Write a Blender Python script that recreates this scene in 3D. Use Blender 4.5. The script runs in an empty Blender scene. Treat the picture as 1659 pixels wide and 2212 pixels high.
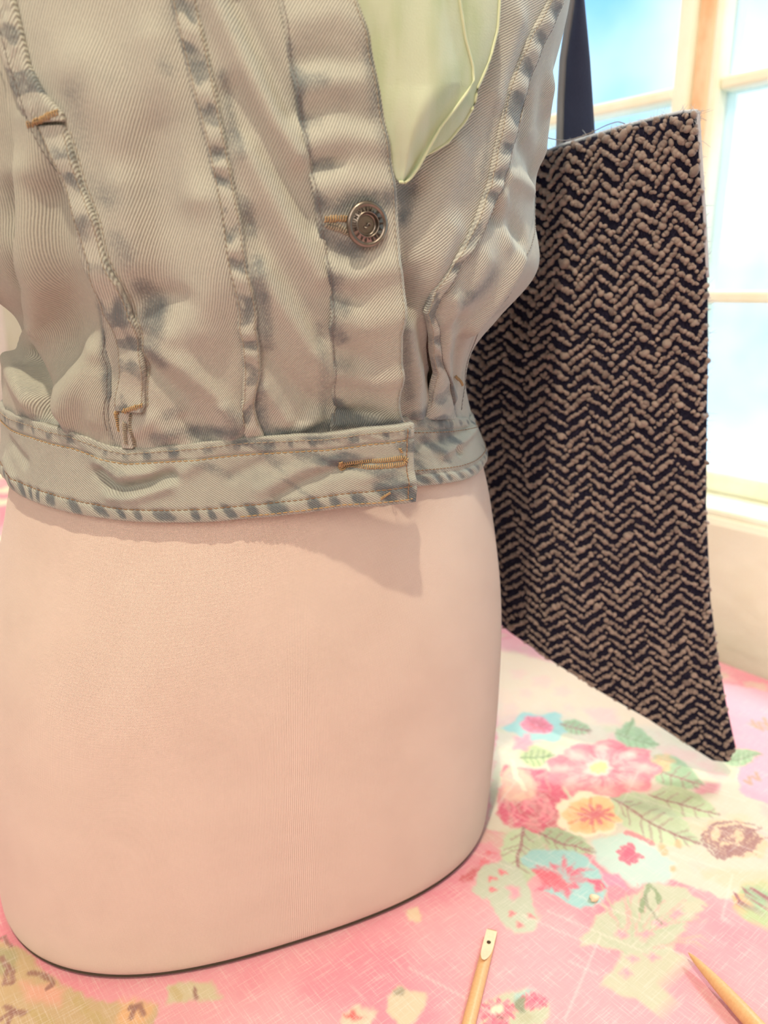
import bpy, bmesh, math, random
import numpy as np
from mathutils import Vector, Matrix
from mathutils.bvhtree import BVHTree

random.seed(7)
RNG = np.random.default_rng(7)
C = bpy.context.scene.collection
SC = bpy.context.scene

# ------------------------------------------------------------------ camera
CAM_H, PITCH, FPX, IW, IH = 0.31, math.radians(16), 1660.0, 1659, 2212
cd = bpy.data.cameras.new('camera')
cam = bpy.data.objects.new('camera', cd); C.objects.link(cam)
cam.location = (0, 0, CAM_H); cam.rotation_euler = (math.radians(90) - PITCH, 0, 0)
cd.sensor_fit = 'HORIZONTAL'; cd.sensor_width = 36.0; cd.lens = 36.0 * FPX / IW
cd.clip_start = 0.01
cd.dof.use_dof = True; cd.dof.focus_distance = 0.315; cd.dof.aperture_fstop = 12.0
SC.camera = cam

# ------------------------------------------------------------------ world (hazy bright sky)
wd = bpy.data.worlds.new('sky'); SC.world = wd; wd.use_nodes = True
nt = wd.node_tree; nt.nodes.clear()
wo = nt.nodes.new('ShaderNodeOutputWorld'); bg = nt.nodes.new('ShaderNodeBackground')
tc = nt.nodes.new('ShaderNodeTexCoord'); ns = nt.nodes.new('ShaderNodeTexNoise'); rp = nt.nodes.new('ShaderNodeValToRGB')
ns.inputs['Scale'].default_value = 3.2; ns.inputs['Detail'].default_value = 4
rp.color_ramp.elements[0].position = 0.42; rp.color_ramp.elements[0].color = (0.20, 0.47, 0.78, 1)
rp.color_ramp.elements[1].position = 0.66; rp.color_ramp.elements[1].color = (0.78, 0.86, 0.88, 1)
nt.links.new(tc.outputs['Generated'], ns.inputs['Vector']); nt.links.new(ns.outputs['Fac'], rp.inputs['Fac'])
nt.links.new(rp.outputs['Color'], bg.inputs['Color']); bg.inputs['Strength'].default_value = 2.0
nt.links.new(bg.outputs['Background'], wo.inputs['Surface'])

# ------------------------------------------------------------------ lights
def aim(o, target):
    o.rotation_euler = (Vector(target) - o.location).to_track_quat('-Z', 'Y').to_euler()
def lamp(name, kind, loc, target, power, col, **kw):
    d = bpy.data.lights.new(name, kind); d.energy = power; d.color = col
    for k, v in kw.items(): setattr(d, k, v)
    o = bpy.data.objects.new(name, d); C.objects.link(o); o.location = loc; aim(o, target); return o
# hazy sun through the window, the room's ceiling spotlight and two unseen soft panels added as fill
lamp('sun', 'SUN', (1.25, 1.35, 2.3), (0.0, 0.3, 0.1), 3.5, (1.0, 0.95, 0.86), angle=math.radians(14))
lamp('ceiling_spot', 'SPOT', (-0.10, -0.31, 1.68), (-0.03, 0.32, 0.24), 72, (1.0, 0.82, 0.60), shadow_soft_size=0.02, spot_size=math.radians(70), spot_blend=0.6)
lamp('fill_panel', 'AREA', (-0.7, -1.6, 1.25), (-0.05, 0.35, 0.1), 25, (1.0, 0.86, 0.74), shape='SQUARE', size=1.1)  # unseen fill added on the camera side, not a fixture of the room
lamp('back_fill_panel', 'AREA', (-0.9, 1.7, 1.72), (-1.2, 1.9, 0.3), 30, (1.0, 0.90, 0.84), shape='SQUARE', size=0.8)  # unseen fill added to brighten the back wall

SC.view_settings.view_transform = 'Standard'; SC.view_settings.look = 'None'
SC.view_settings.gamma = 1.0; SC.view_settings.use_curve_mapping = False
SC.view_settings.exposure = 0.0
SC.cycles.max_bounces = 8; SC.cycles.use_denoising = True
SC.cycles.sample_clamp_indirect = 6.0

# ------------------------------------------------------------------ projection helpers: a traced point of the photo -> a point in the room
def ray(px, py):
    x = (np.asarray(px, float) - IW / 2) / FPX; y = -(np.asarray(py, float) - IH / 2) / FPX
    x, y = np.broadcast_arrays(x, y)
    return np.stack([x, math.cos(PITCH) + y * math.sin(PITCH), -math.sin(PITCH) + y * math.cos(PITCH)], -1)
EYE = np.array([0, 0, CAM_H])
def atz(px, py, z=0.0):
    r = ray(px, py); t = (z - CAM_H) / r[..., 2]; return r * t[..., None] + EYE
def aty(px, py, Y):
    r = ray(px, py); t = Y / r[..., 1]; return r * t[..., None] + EYE

def vnoise(x, y, seed=0):
    xi = np.floor(x).astype(np.int64); yi = np.floor(y).astype(np.int64)
    fx = x - xi; fy = y - yi; fx = fx * fx * (3 - 2 * fx); fy = fy * fy * (3 - 2 * fy)
    def h(a, b):
        n = (a * 374761393 + b * 668265263 + seed * 1442695041) & 0x7fffffff
        n = ((n ^ (n >> 13)) * 1274126177) & 0x7fffffff
        return ((n ^ (n >> 16)) & 0xffff) / 65535.0
    return (h(xi, yi) * (1 - fx) + h(xi + 1, yi) * fx) * (1 - fy) + (h(xi, yi + 1) * (1 - fx) + h(xi + 1, yi + 1) * fx) * fy
def fbm(x, y, seed=0, o=3):
    return sum(vnoise(x * 2 ** k, y * 2 ** k, seed + k) * 0.5 ** k for k in range(o)) / sum(0.5 ** k for k in range(o))
def sst(a, b, x):
    t = np.clip((x - a) / (b - a), 0, 1); return t * t * (3 - 2 * t)

# ------------------------------------------------------------------ mesh helpers
def empty(name, loc=(0, 0, 0), rz=0.0, parent=None):
    o = bpy.data.objects.new(name, None); o.empty_display_size = 0.02; C.objects.link(o)
    o.location = loc; o.rotation_euler = (0, 0, rz)
    if parent: o.parent = parent
    return o
def tag(o, label=None, cat=None, group=None, kind=None):
    for k, v in (('label', label), ('category', cat), ('group', group), ('kind', kind)):
        if v: o[k] = v
    return o
def np_mesh(name, V, F, mat, parent=None, smooth=True, uv=None, attrs=None, colors=None):
    """V (n,3), F (m,4) or (m,3) arrays -> one mesh object; uv per vertex; attrs {name: per-vertex float}"""
    V = np.ascontiguousarray(V, np.float32); F = np.ascontiguousarray(F, np.int32); k = F.shape[1]
    me = bpy.data.meshes.new(name)
    me.vertices.add(len(V)); me.vertices.foreach_set('co', V.ravel())
    me.loops.add(F.size); me.loops.foreach_set('vertex_index', F.ravel())
    me.polygons.add(len(F)); me.polygons.foreach_set('loop_start', np.arange(0, F.size, k, dtype=np.int32))
    me.update(calc_edges=True)
    me.polygons.foreach_set('use_smooth', np.full(len(F), smooth, bool))
    if uv is not None:
        l = me.uv_layers.new(name='uv'); l.data.foreach_set('uv', np.ascontiguousarray(uv[F.ravel()], np.float32).ravel())
    for an, av in (attrs or {}).items():
        a = me.attributes.new(an, 'FLOAT', 'POINT'); a.data.foreach_set('value', np.ascontiguousarray(av, np.float32))
    if colors is not None:
        a = me.attributes.new('print', 'FLOAT_COLOR', 'POINT')
        a.data.foreach_set('color', np.ascontiguousarray(np.c_[colors, np.ones(len(V))], np.float32).ravel())
    me.validate(); me.materials.append(mat)
    o = bpy.data.objects.new(name, me); C.objects.link(o)
    if parent: o.parent = parent
    return o
def grid_faces(nr, nc, base=0, wrap=False):
    r = np.arange(nr - 1)[:, None]; c = np.arange(nc if wrap else nc - 1)[None, :]; c2 = (c + 1) % nc
    return (base + np.stack([r * nc + c, r * nc + c2, (r + 1) * nc + c2, (r + 1) * nc + c], -1)).reshape(-1, 4)
class MB:
    """collects boxes, tubes and lathes; build() links ONE mesh object"""
    def __init__(s): s.v = []; s.f = []
    def add(s, v, f):
        b = len(s.v); s.v += [tuple(map(float, p)) for p in v]; s.f += [tuple(int(i) + b for i in q) for q in f]; return s
    def box(s, lo, hi, M=None):
        p = [Vector((x, y, z)) for z in (lo[2], hi[2]) for y in (lo[1], hi[1]) for x in (lo[0], hi[0])]
        if M: p = [M @ q for q in p]
        return s.add(p, [(0, 2, 3, 1), (4, 5, 7, 6), (0, 1, 5, 4), (2, 6, 7, 3), (0, 4, 6, 2), (1, 3, 7, 5)])
    def tube(s, pts, rad, n=6):
        P = [Vector(p) for p in pts]; rad = rad if hasattr(rad, '__len__') else [rad] * len(P); v = []; f = []
        up = Vector((0.31, 0.17, 0.93))
        for i, p in enumerate(P):
            d = (P[min(i + 1, len(P) - 1)] - P[max(i - 1, 0)]).normalized()
            a = d.cross(up); a = a.normalized() if a.length > 1e-6 else Vector((1, 0, 0)); b = d.cross(a)
            for k in range(n):
                t = 2 * math.pi * k / n; v.append(p + (a * math.cos(t) + b * math.sin(t)) * rad[i])
        for i in range(len(P) - 1):
            for k in range(n): f.append((i * n + k, i * n + (k + 1) % n, (i + 1) * n + (k + 1) % n, (i + 1) * n + k))
        f.append(tuple(range(n))[::-1]); f.append(tuple((len(P) - 1) * n + k for k in range(n)))
        return s.add(v, f)
    def lathe(s, prof, n=64, M=None):
        v = []; f = []
        for r, z in prof:
            for k in range(n):
                t = 2 * math.pi * k / n; q = Vector((r * math.cos(t), r * math.sin(t), z)); v.append(M @ q if M else q)
        for i in range(len(prof) - 1):
            for k in range(n): f.append((i * n + k, i * n + (k + 1) % n, (i + 1) * n + (k + 1) % n, (i + 1) * n + k))
        f.append(tuple(range(n))[::-1]); f.append(tuple((len(prof) - 1) * n + k for k in range(n)))
        return s.add(v, f)
    def build(s, name, mat, parent=None, smooth=True, bevel=0):
        me = bpy.data.meshes.new(name); me.from_pydata(s.v, [], s.f); me.materials.append(mat)
        me.polygons.foreach_set('use_smooth', [smooth] * len(me.polygons)); me.update()
        o = bpy.data.objects.new(name, me); C.objects.link(o)
        if parent: o.parent = parent
        if bevel:
            m = o.modifiers.new('bevel', 'BEVEL'); m.width = bevel; m.segments = 2; m.limit_method = 'ANGLE'
        return o

# ------------------------------------------------------------------ materials
class NB:
    def __init__(s, name, rough=0.8, color=(1, 1, 1), metal=0.0):
        s.m = bpy.data.materials.new(name); s.m.use_nodes = True; s.t = s.m.node_tree; s.t.nodes.clear()
        s.out = s.n('ShaderNodeOutputMaterial'); s.b = s.n('ShaderNodeBsdfPrincipled'); s.l(s.b.outputs[0], s.out.inputs['Surface'])
        s.set(Roughness=rough, Metallic=metal); s.b.inputs['Base Color'].default_value = (*color, 1)
    def n(s, t, **kw):
        q = s.t.nodes.new(t)
        for k, v in kw.items(): setattr(q, k, v)
        return q
    def l(s, a, b): s.t.links.new(a, b)
    def set(s, **kw):
        for k, v in kw.items(): s.b.inputs[k.replace('_', ' ')].default_value = v
    def put(s, v, sock):
        if hasattr(v, 'is_output'): s.l(v, sock)
        elif isinstance(v, tuple): sock.default_value = (*v, 1) if len(v) == 3 and len(sock.default_value) == 4 else v
        else: sock.default_value = v
    def math(s, op, a, b=0.0, c=None, clamp=False):
        q = s.n('ShaderNodeMath', operation=op, use_clamp=clamp); s.put(a, q.inputs[0]); s.put(b, q.inputs[1])
        if c is not None: s.put(c, q.inputs[2])
        return q.outputs[0]
    def mix(s, f, a, b, mode='MIX'):
        q = s.n('ShaderNodeMix', data_type='RGBA', blend_type=mode); s.put(f, q.inputs[0]); s.put(a, q.inputs[6]); s.put(b, q.inputs[7]); return q.outputs[2]
    def noise(s, vec, scale, detail=3, rough=0.55):
        q = s.n('ShaderNodeTexNoise'); q.inputs['Scale'].default_value = scale; q.inputs['Detail'].default_value = detail; q.inputs['Roughness'].default_value = rough
        if vec is not None: s.l(vec, q.inputs['Vector'])
        return q.outputs['Fac']
    def ramp(s, f, lo, hi):
        q = s.n('ShaderNodeMapRange'); q.interpolation_type = 'SMOOTHSTEP'; s.put(f, q.inputs[0]); q.inputs[1].default_value = lo; q.inputs[2].default_value = hi; return q.outputs[0]
    def obj(s): return s.n('ShaderNodeTexCoord').outputs['Object']
    def uv(s): return s.n('ShaderNodeUVMap', uv_map='uv').outputs[0]
    def attr(s, name): return s.n('ShaderNodeAttribute', attribute_name=name)
    def sep(s, v):
        q = s.n('ShaderNodeSeparateXYZ'); s.l(v, q.inputs[0]); return q.outputs
    def mapv(s, v, sc, rot=0.0):
        q = s.n('ShaderNodeMapping'); s.l(v, q.inputs[0]); q.inputs['Scale'].default_value = sc; q.inputs['Rotation'].default_value = (0, 0, rot); return q.outputs[0]
    def color(s, v): s.put(v, s.b.inputs['Base Color'])
    def bump(s, h, dist=0.001, strength=1.0):
        q = s.n('ShaderNodeBump'); q.inputs['Distance'].default_value = dist; q.inputs['Strength'].default_value = strength; s.l(h, q.inputs['Height']); s.l(q.outputs[0], s.b.inputs['Normal'])

def denim(name, ang=0.95, light=(0.575, 0.60, 0.515), base=0.0, period=0.00086):
    b = NB(name, 0.92); b.set(Sheen_Weight=0.15, Specular_IOR_Level=0.2)
    uv = b.uv(); wear_shade = b.attr('wear_shade').outputs['Fac']
    x, y, _ = b.sep(b.mapv(uv, (1, 1, 1), ang))
    wob = b.noise(uv, 180, 2)
    ph = b.math('ADD', b.math('MULTIPLY', x, 2 * math.pi / period), b.math('MULTIPLY', wob, 2.5))
    tw = b.math('MULTIPLY_ADD', b.math('SINE', ph), 0.5, 0.5)
    yarn = b.noise(b.mapv(uv, (2600, 900, 1), ang), 1.0, 2)
    cloud = b.noise(uv, 34, 4); cloud2 = b.noise(uv, 130, 4, 0.65)
    dk = b.math('ADD', b.math('MULTIPLY', b.ramp(cloud, 0.5, 0.85), 0.28), b.math('MULTIPLY', b.ramp(cloud2, 0.5, 0.8), 0.12))
    dk = b.math('ADD', b.math('ADD', dk, base), b.math('MULTIPLY', b.ramp(b.math('ADD', b.math('MULTIPLY', wear_shade, b.math('MULTIPLY_ADD', cloud2, 1.3, 0.25)), b.math('MULTIPLY_ADD', yarn, 1.1, -0.55)), 0.0, 0.8), b.math('MULTIPLY', b.ramp(wear_shade, 0.0, 0.45), 0.80)), clamp=True)
    col = b.mix(dk, light, (0.065, 0.108, 0.14))
    lines = b.math('MULTIPLY', b.math('MULTIPLY', tw, yarn), 1.25, clamp=True)
    col = b.mix(lines, col, (0.20, 0.205, 0.19))
    col = b.mix(b.math('MULTIPLY', b.ramp(yarn, 0.55, 0.8), 0.35), col, (0.74, 0.70, 0.58))
    b.color(col); h = b.math('SUBTRACT', b.math('MULTIPLY', yarn, 0.5), tw); b.bump(h, 0.00026, 0.7); return b.m

M = {}
M['denim'] = denim('denim', 0.44)
M['denim_flat'] = denim('denim_strip_twill', 0.52)
M['denim_steep'] = denim('denim_steep_twill', 0.15, light=(0.525, 0.545, 0.455))
M['denim_right'] = denim('denim_right_twill', 1.02, light=(0.55, 0.565, 0.50))
M['denim_right_side'] = denim('denim_right_side_twill', 0.75, light=(0.55, 0.565, 0.505))
M['denim_band'] = denim('denim_band', -0.96, light=(0.505, 0.53, 0.46), base=0.05, period=0.00078)

def thread(name, c):
    b = NB(name, 0.7); b.color(b.mix(b.noise(b.obj(), 900, 2), c, tuple(x * 0.55 for x in c))); b.set(Sheen_Weight=0.3); return b.m
M['gold'] = thread('gold_thread', (0.56, 0.37, 0.16)); M['tan'] = thread('tan_thread', (0.46, 0.40, 0.29)); M['brown'] = thread('brown_thread', (0.34, 0.20, 0.10))
M['indigo'] = thread('indigo_thread', (0.26, 0.24, 0.22))

b = NB('jersey', 0.9); b.set(Sheen_Weight=0.25, Specular_IOR_Level=0.15)
x, y, _ = b.sep(b.uv()); k = 2 * math.pi / 0.00105
row = b.math('MULTIPLY', y, k * 1.05)
d1 = b.math('MULTIPLY', b.math('SINE', b.math('MULTIPLY_ADD', x, k, 0.0)), b.math('SINE', row))
d2 = b.math('ABSOLUTE', d1); holes = b.ramp(d2, 0.45, 0.95)
fz = b.noise(b.mapv(b.uv(), (500, 900, 1)), 1.0, 3); cl = b.noise(b.uv(), 28, 3)
col = b.mix(b.ramp(cl, 0.3, 0.8), (0.79, 0.69, 0.60), (0.735, 0.635, 0.55))
col = b.mix(b.math('MULTIPLY', holes, 0.75), col, (0.42, 0.27, 0.20)); col = b.mix(b.math('MULTIPLY', b.ramp(fz, 0.6, 0.8), 0.25), col, (0.88, 0.78, 0.70))
b.color(col); b.bump(b.math('MULTIPLY', b.math('SUBTRACT', b.math('MULTIPLY', fz, 0.5), holes), 1.0), 0.00025, 0.8); M['jersey'] = b.m
M['rim'] = NB('dark_olive_trim', 0.8, (0.07, 0.055, 0.035)).m
M['form_wood'] = NB('painted_wood', 0.5, (0.75, 0.66, 0.55)).m

b = NB('chiffon', 0.6); b.set(Sheen_Weight=0.3)
fz = b.noise(b.uv(), 1500, 2); b.color(b.mix(b.ramp(b.noise(b.mapv(b.uv(), (90, 22, 1), 0.15), 1.0, 3), 0.35, 0.7), (0.75, 0.84, 0.66), (0.60, 0.72, 0.47)))
b.set(Transmission_Weight=0.0, Alpha=0.93); b.set(Subsurface_Weight=0.0); b.bump(fz, 0.0002, 0.6)
tr = b.n('ShaderNodeBsdfTranslucent'); tr.inputs['Color'].default_value = (0.75, 0.88, 0.64, 1); ms = b.n('ShaderNodeMixShader'); ms.inputs[0].default_value = 0.3
b.l(b.b.outputs[0], ms.inputs[1]); b.l(tr.outputs[0], ms.inputs[2]); b.l(ms.outputs[0], b.out.inputs['Surface']); M['chiffon'] = b.m
b = NB('chiffon_hem', 0.6, (0.62, 0.70, 0.46)); M['hem'] = b.m

b = NB('antique_brass', 0.32, (0.36, 0.29, 0.22), 1.0); b.color(b.mix(b.noise(b.obj(), 400, 4), (0.30, 0.275, 0.24), (0.17, 0.15, 0.125)))
b.put(b.math('MULTIPLY_ADD', b.noise(b.obj(), 900, 3), 0.3, 0.2), b.b.inputs['Roughness']); M['brass'] = b.m
M['brass_dark'] = NB('darkened_brass', 0.8, (0.035, 0.028, 0.022), 0.0).m

b = NB('tweed_ground', 1.0); b.set(Specular_IOR_Level=0.1); f = b.noise(b.mapv(b.obj(), (1400, 1400, 500)), 1.0, 3)
b.color(b.mix(b.ramp(f, 0.45, 0.75), (0.010, 0.010, 0.022), (0.035, 0.033, 0.055))); b.bump(f, 0.0008, 1.0); M['tweed_ground'] = b.m
b = NB('boucle_yarn', 0.5); b.set(Sheen_Weight=0.3, Specular_IOR_Level=0.5); v = b.attr('tone').outputs['Fac']
b.color(b.mix(v, (0.145, 0.108, 0.092), (0.335, 0.265, 0.222))); b.bump(b.noise(b.obj(), 2500, 2), 0.0005, 0.8); M['boucle'] = b.m
b = NB('pale_fringe', 0.9, (0.50, 0.55, 0.60)); M['fringe'] = b.m
b = NB('navy_cloth', 0.9); b.set(Sheen_Weight=0.1); b.color(b.mix(b.noise(b.mapv(b.obj(), (2500, 2500, 600)), 1.0, 2), (0.010, 0.017, 0.050), (0.026, 0.036, 0.082))); M['navy'] = b.m
M['grey_tape'] = NB('grey_tape', 0.8, (0.22, 0.23, 0.25)).m

b = NB('pale_wood', 0.42); v = b.noise(b.mapv(b.obj(), (900, 900, 40)), 1.0, 4)
b.color(b.mix(v, (0.76, 0.50, 0.26), (0.60, 0.33, 0.135))); b.bump(v, 0.0001, 0.4); b.set(Specular_IOR_Level=0.5); M['wood'] = b.m
b = NB('cut_wood', 0.6); v = b.noise(b.mapv(b.obj(), (700, 700, 40)), 1.0, 3); b.color(b.mix(v, (0.86, 0.74, 0.54), (0.76, 0.60, 0.40))); M['cut_wood'] = b.m
M['hole'] = NB('dark_hole', 0.9, (0.05, 0.03, 0.015)).m

b = NB('printed_linen', 0.9); b.set(Specular_IOR_Level=0.15); uv = b.uv(); x, y, _ = b.sep(uv)
k = 2 * math.pi / 0.00082
wob = b.noise(uv, 120, 2)
wx = b.math('SINE', b.math('ADD', b.math('MULTIPLY', x, k), b.math('MULTIPLY', wob, 5))); wy = b.math('SINE', b.math('ADD', b.math('MULTIPLY', y, k), b.math('MULTIPLY', wob, 5)))
weave = b.math('MULTIPLY_ADD', b.math('MULTIPLY', wx, wy), 0.5, 0.5)
yn = b.noise(b.mapv(uv, (60, 1500, 1)), 1.0, 3); yn2 = b.noise(b.mapv(uv, (1500, 60, 1)), 1.0, 3)
f = b.math('ADD', b.math('MULTIPLY', weave, 0.30), b.math('ADD', b.math('MULTIPLY', b.ramp(yn, 0.5, 0.72), 0.22), b.math('MULTIPLY', b.ramp(yn2, 0.5, 0.72), 0.22)), clamp=True)
b.color(b.mix(f, b.attr('print').outputs['Color'], (0.84, 0.80, 0.74))); b.bump(b.math('ADD', weave, b.math('ADD', yn, yn2)), 0.0002, 0.6); M['linen'] = b.m

def plaster(name, c, c2, sc=6, bd=0.004):
    b = NB(name, 0.9); v = b.noise(b.obj(), sc, 6, 0.6); b.color(b.mix(b.ramp(v, 0.35, 0.75), c, c2)); b.bump(v, bd, 0.8); return b.m
M['wall'] = plaster('white_plaster', (0.90, 0.92, 0.78), (0.84, 0.85, 0.67), 9, 0.006)
M['wall_pink'] = plaster('blush_plaster', (0.86, 0.78, 0.74), (0.82, 0.73, 0.69))
M['ceil'] = plaster('ceiling_white', (0.85, 0.83, 0.79), (0.82, 0.80, 0.76))
b = NB('floor_boards', 0.5); b.color(b.mix(b.noise(b.mapv(b.obj(), (2, 30, 1)), 2.0, 5), (0.40, 0.27, 0.17), (0.25, 0.16, 0.10))); M['floor'] = b.m
M['paint'] = plaster('cream_paint', (0.92, 0.96, 0.82), (0.87, 0.89, 0.70), 25, 0.001)
b = NB('stripped_wood', 0.7); v = b.noise(b.mapv(b.obj(), (14, 14, 5)), 1.0, 5, 0.7); b.color(b.mix(b.ramp(v, 0.4, 0.62), (0.78, 0.42, 0.20), (0.88, 0.70, 0.48))); M['mullion'] = b.m
b = NB('window_glass', 0.12); 
tr = b.n('ShaderNodeBsdfTransparent'); gl = b.n('ShaderNodeBsdfGlossy'); gl.inputs['Roughness'].default_value = 0.06
v = b.noise(b.obj(), 4.0, 3); tr.inputs['Color'].default_value = (0.93, 0.98, 1.0, 1)
df = b.n('ShaderNodeBsdfTranslucent'); df.inputs['Color'].default_value = (0.85, 0.93, 0.97, 1)
m1 = b.n('ShaderNodeMixShader'); b.l(b.math('MULTIPLY', b.ramp(v, 0.4, 0.75), 0.25), m1.inputs[0]); b.l(tr.outputs[0], m1.inputs[1]); b.l(df.outputs[0], m1.inputs[2])
m2 = b.n('ShaderNodeMixShader'); m2.inputs[0].default_value = 0.05; b.l(m1.outputs[0], m2.inputs[1]); b.l(gl.outputs[0], m2.inputs[2]); b.l(m2.outputs[0], b.out.inputs['Surface']); M['glass'] = b.m

# ------------------------------------------------------------------ the room: the window wall runs along T, its normal NW points outdoors
T = np.array([-0.62, 0.78]); T /= np.linalg.norm(T); NW = np.array([T[1], -T[0]])
EDGE = np.array([0.304, 0.592]); W0 = EDGE + NW * 0.045
def wl(q, d, z):            # wall frame: along, outwards, up
    p = W0 + T * q + NW * d; return Vector((p[0], p[1], z))
WM = Matrix(((T[0], NW[0], 0, W0[0]), (T[1], NW[1], 0, W0[1]), (0, 0, 1, 0), (0, 0, 0, 1)))
def wallhit(px, py, d=0.0): # where the ray of a traced point meets the plane at depth d -> (q, z)
    r = ray(px, py); n3 = np.r_[NW, 0]; t = (np.dot(np.r_[W0 + NW * d, 0] - EYE, n3)) / (r @ n3); p = EYE + r * t
    return float((p[:2] - W0 - NW * d) @ T), float(p[2])
FLOOR = -0.75; CEIL = 1.78; Q0, Q1 = -2.0, 2.6; ROOM = -3.2
zs = wallhit(1600, 1128)[1]
WQ0, WQ1, WZ1 = -0.62, 0.85, 1.35
w = MB(); w.box((Q0, 0, FLOOR), (Q1, 0.22, zs), WM); w.box((Q0, 0, WZ1), (Q1, 0.22, CEIL), WM); w.box((Q0, 0, zs), (WQ0, 0.22, WZ1), WM); w.box((WQ1, 0, zs), (Q1, 0.22, WZ1), WM)
tag(w.build('wall_right', M['wall'], smooth=False, bevel=0.008), kind='structure')
for nm, lo, hi, mt in (('floor', (Q0, ROOM, FLOOR - 0.1), (Q1, 0, FLOOR), 'floor'), ('ceiling', (Q0, ROOM, CEIL), (Q1, 0.22, CEIL + 0.1), 'ceil'),
                       ('wall_left', (Q0, ROOM - 0.1, FLOOR), (Q1, ROOM, CEIL), 'wall_pink'), ('wall_back', (Q1, ROOM, FLOOR), (Q1 + 0.1, 0.22, CEIL), 'wall_pink'), ('wall_front', (Q0 - 0.1, ROOM, FLOOR), (Q0, 0.22, CEIL), 'wall_pink')):
    tag(MB().box(lo, hi, WM).build(nm, M[mt], smooth=False), kind='structure')

FD = 0.055      # depth of the window frame behind the wall face
win = empty('window_1', wl(0, FD, zs)); tag(win, kind='structure')
def wpart(name, mat, q0, q1, z0, z1, d0, d1, bevel=0.004):
    o = MB().box((min(q0, q1), d0, z0), (max(q0, q1), d1, z1), WM).build(name, M[mat], smooth=False, bevel=bevel); o.parent = win; o.matrix_parent_inverse = Matrix.Translation(win.location).inverted(); return o
zr0 = zs + 0.001; zr1 = wallhit(1600, 1030, FD)[1]
qm = [wallhit(x, 60, FD)[0] for x in (1462, 1497, 1541, 1562)]
zb1 = [wallhit(1600, y, FD)[1] for y in (656, 628)]; zb2 = [wallhit(1610, y, FD)[1] for y in (181, 160)]; zb2l = [wallhit(1370, y, FD)[1] for y in (213, 188)]
wpart('sill_board', 'paint', WQ0, WQ1, zs - 0.004, zs + 0.006, 0.004, 0.20)
wpart('bottom_rail', 'paint', WQ0, WQ1, zs + 0.006, zr1, FD, FD + 0.05)
wpart('top_rail', 'paint', WQ0, WQ1, WZ1 - 0.05, WZ1, FD, FD + 0.05)
wpart('side_jamb', 'paint', WQ0, WQ0 + 0.05, zr1, WZ1 - 0.05, FD, FD + 0.05); wpart('side_jamb', 'paint', WQ1 - 0.05, WQ1, zr1, WZ1 - 0.05, FD, FD + 0.05)
wpart('mullion', 'mullion', qm[1], qm[2], zr1, WZ1 - 0.05, FD + 0.006, FD + 0.05)
wpart('casement_stile', 'paint', qm[0], qm[1], zr1, WZ1 - 0.05, FD, FD + 0.04); wpart('casement_stile', 'paint', qm[2], qm[3], zr1, WZ1 - 0.05, FD, FD + 0.04)
dz = zb2[0] - zb1[0]
bars = [zb1[0], zb2[0], zb2[0] + dz, zb2[0] + 2 * dz]
for q0, q1, sh in ((WQ0 + 0.05, qm[3], 0.0), (qm[0], WQ1 - 0.05, zb2l[0] - zb2[0])):
    zz = [zr1] + bars + [WZ1 - 0.05]
    for k, z in enumerate(bars):
        if z < WZ1 - 0.08: wpart('glazing_bar', 'paint', q0, q1, z, z + (zb1[1] - zb1[0]), FD + 0.004, FD + 0.034, 0.003)
    zz = [z for z in zz if z <= WZ1 - 0.05]
    for a, c in zip(zz[:-1], zz[1:]): wpart('pane', 'glass', q0, q1, a, c, FD + 0.018, FD + 0.021, 0)

# ------------------------------------------------------------------ table and printed cloth (table frame: e1 along T, e2 along NW)
TBL = empty('sewing_table', (*(EDGE - NW * 0.45 + T * 0.3), FLOOR), math.atan2(T[1], T[0]))
tag(TBL, 'table under the pink floral cloth, long side against the window wall', 'table')
MB().box((-0.95, -0.445, 0.712), (0.95, 0.445, 0.746)).build('tabletop', M['wood'], TBL, False, 0.004)
for sx in (-1, 1):
    for sy in (-1, 1): MB().box((sx * 0.87 - 0.03, sy * 0.38 - 0.03, 0.0), (sx * 0.87 + 0.03, sy * 0.38 + 0.03, 0.713)).build('leg', M['wood'], TBL, False, 0.004)
e1 = np.unique(np.r_[np.linspace(-0.66, -0.13, 70), np.arange(-0.13, 0.52, 0.001), np.linspace(0.52, 1.26, 100)])
e2 = np.unique(np.r_[np.linspace(-0.90, -0.66, 40), np.arange(-0.66, 0.0001, 0.001)])
G1, G2 = np.meshgrid(e1, e2, indexing='xy')
CX = EDGE[0] + T[0] * G1 + NW[0] * G2; CY = EDGE[1] + T[1] * G1 + NW[1] * G2
X = CX.ravel(); Y = CY.ravel()
def lin(c): 
    c = np.asarray(c, float) / 255; return np.where(c <= 0.04045, c / 12.92, ((c + 0.055) / 1.055) ** 2.4)
n1 = fbm(X * 90, Y * 90, 3) - 0.5; n2 = fbm(X * 90 + 50, Y * 90 + 9, 8) - 0.5; n3 = fbm(X * 420, Y * 420, 5, 2) - 0.5; n4 = fbm(X * 420 + 7, Y * 420, 15, 2) - 0.5
WX = X + n1 * 0.006 + n3 * 0.0022; WY = Y + n2 * 0.006 + n4 * 0.0022
col = np.tile(lin((222, 124, 146)), (len(X), 1))
g = sst(0.40, 0.62, fbm(X * 16 + 3, Y * 16, 21, 3)); col += (lin((222, 152, 164)) - col) * g[:, None]
blot = sst(0.56, 0.60, fbm(X * 22 + 9.3, Y * 22, 31, 3)); far = sst(0.02, 0.10, np.hypot(np.maximum(0, np.abs(X - 0.07) - 0.32), np.maximum(0, np.abs(Y - 0.42) - 0.24)))
col += (lin((232, 222, 190)) - col) * (blot * far)[:, None]
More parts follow.
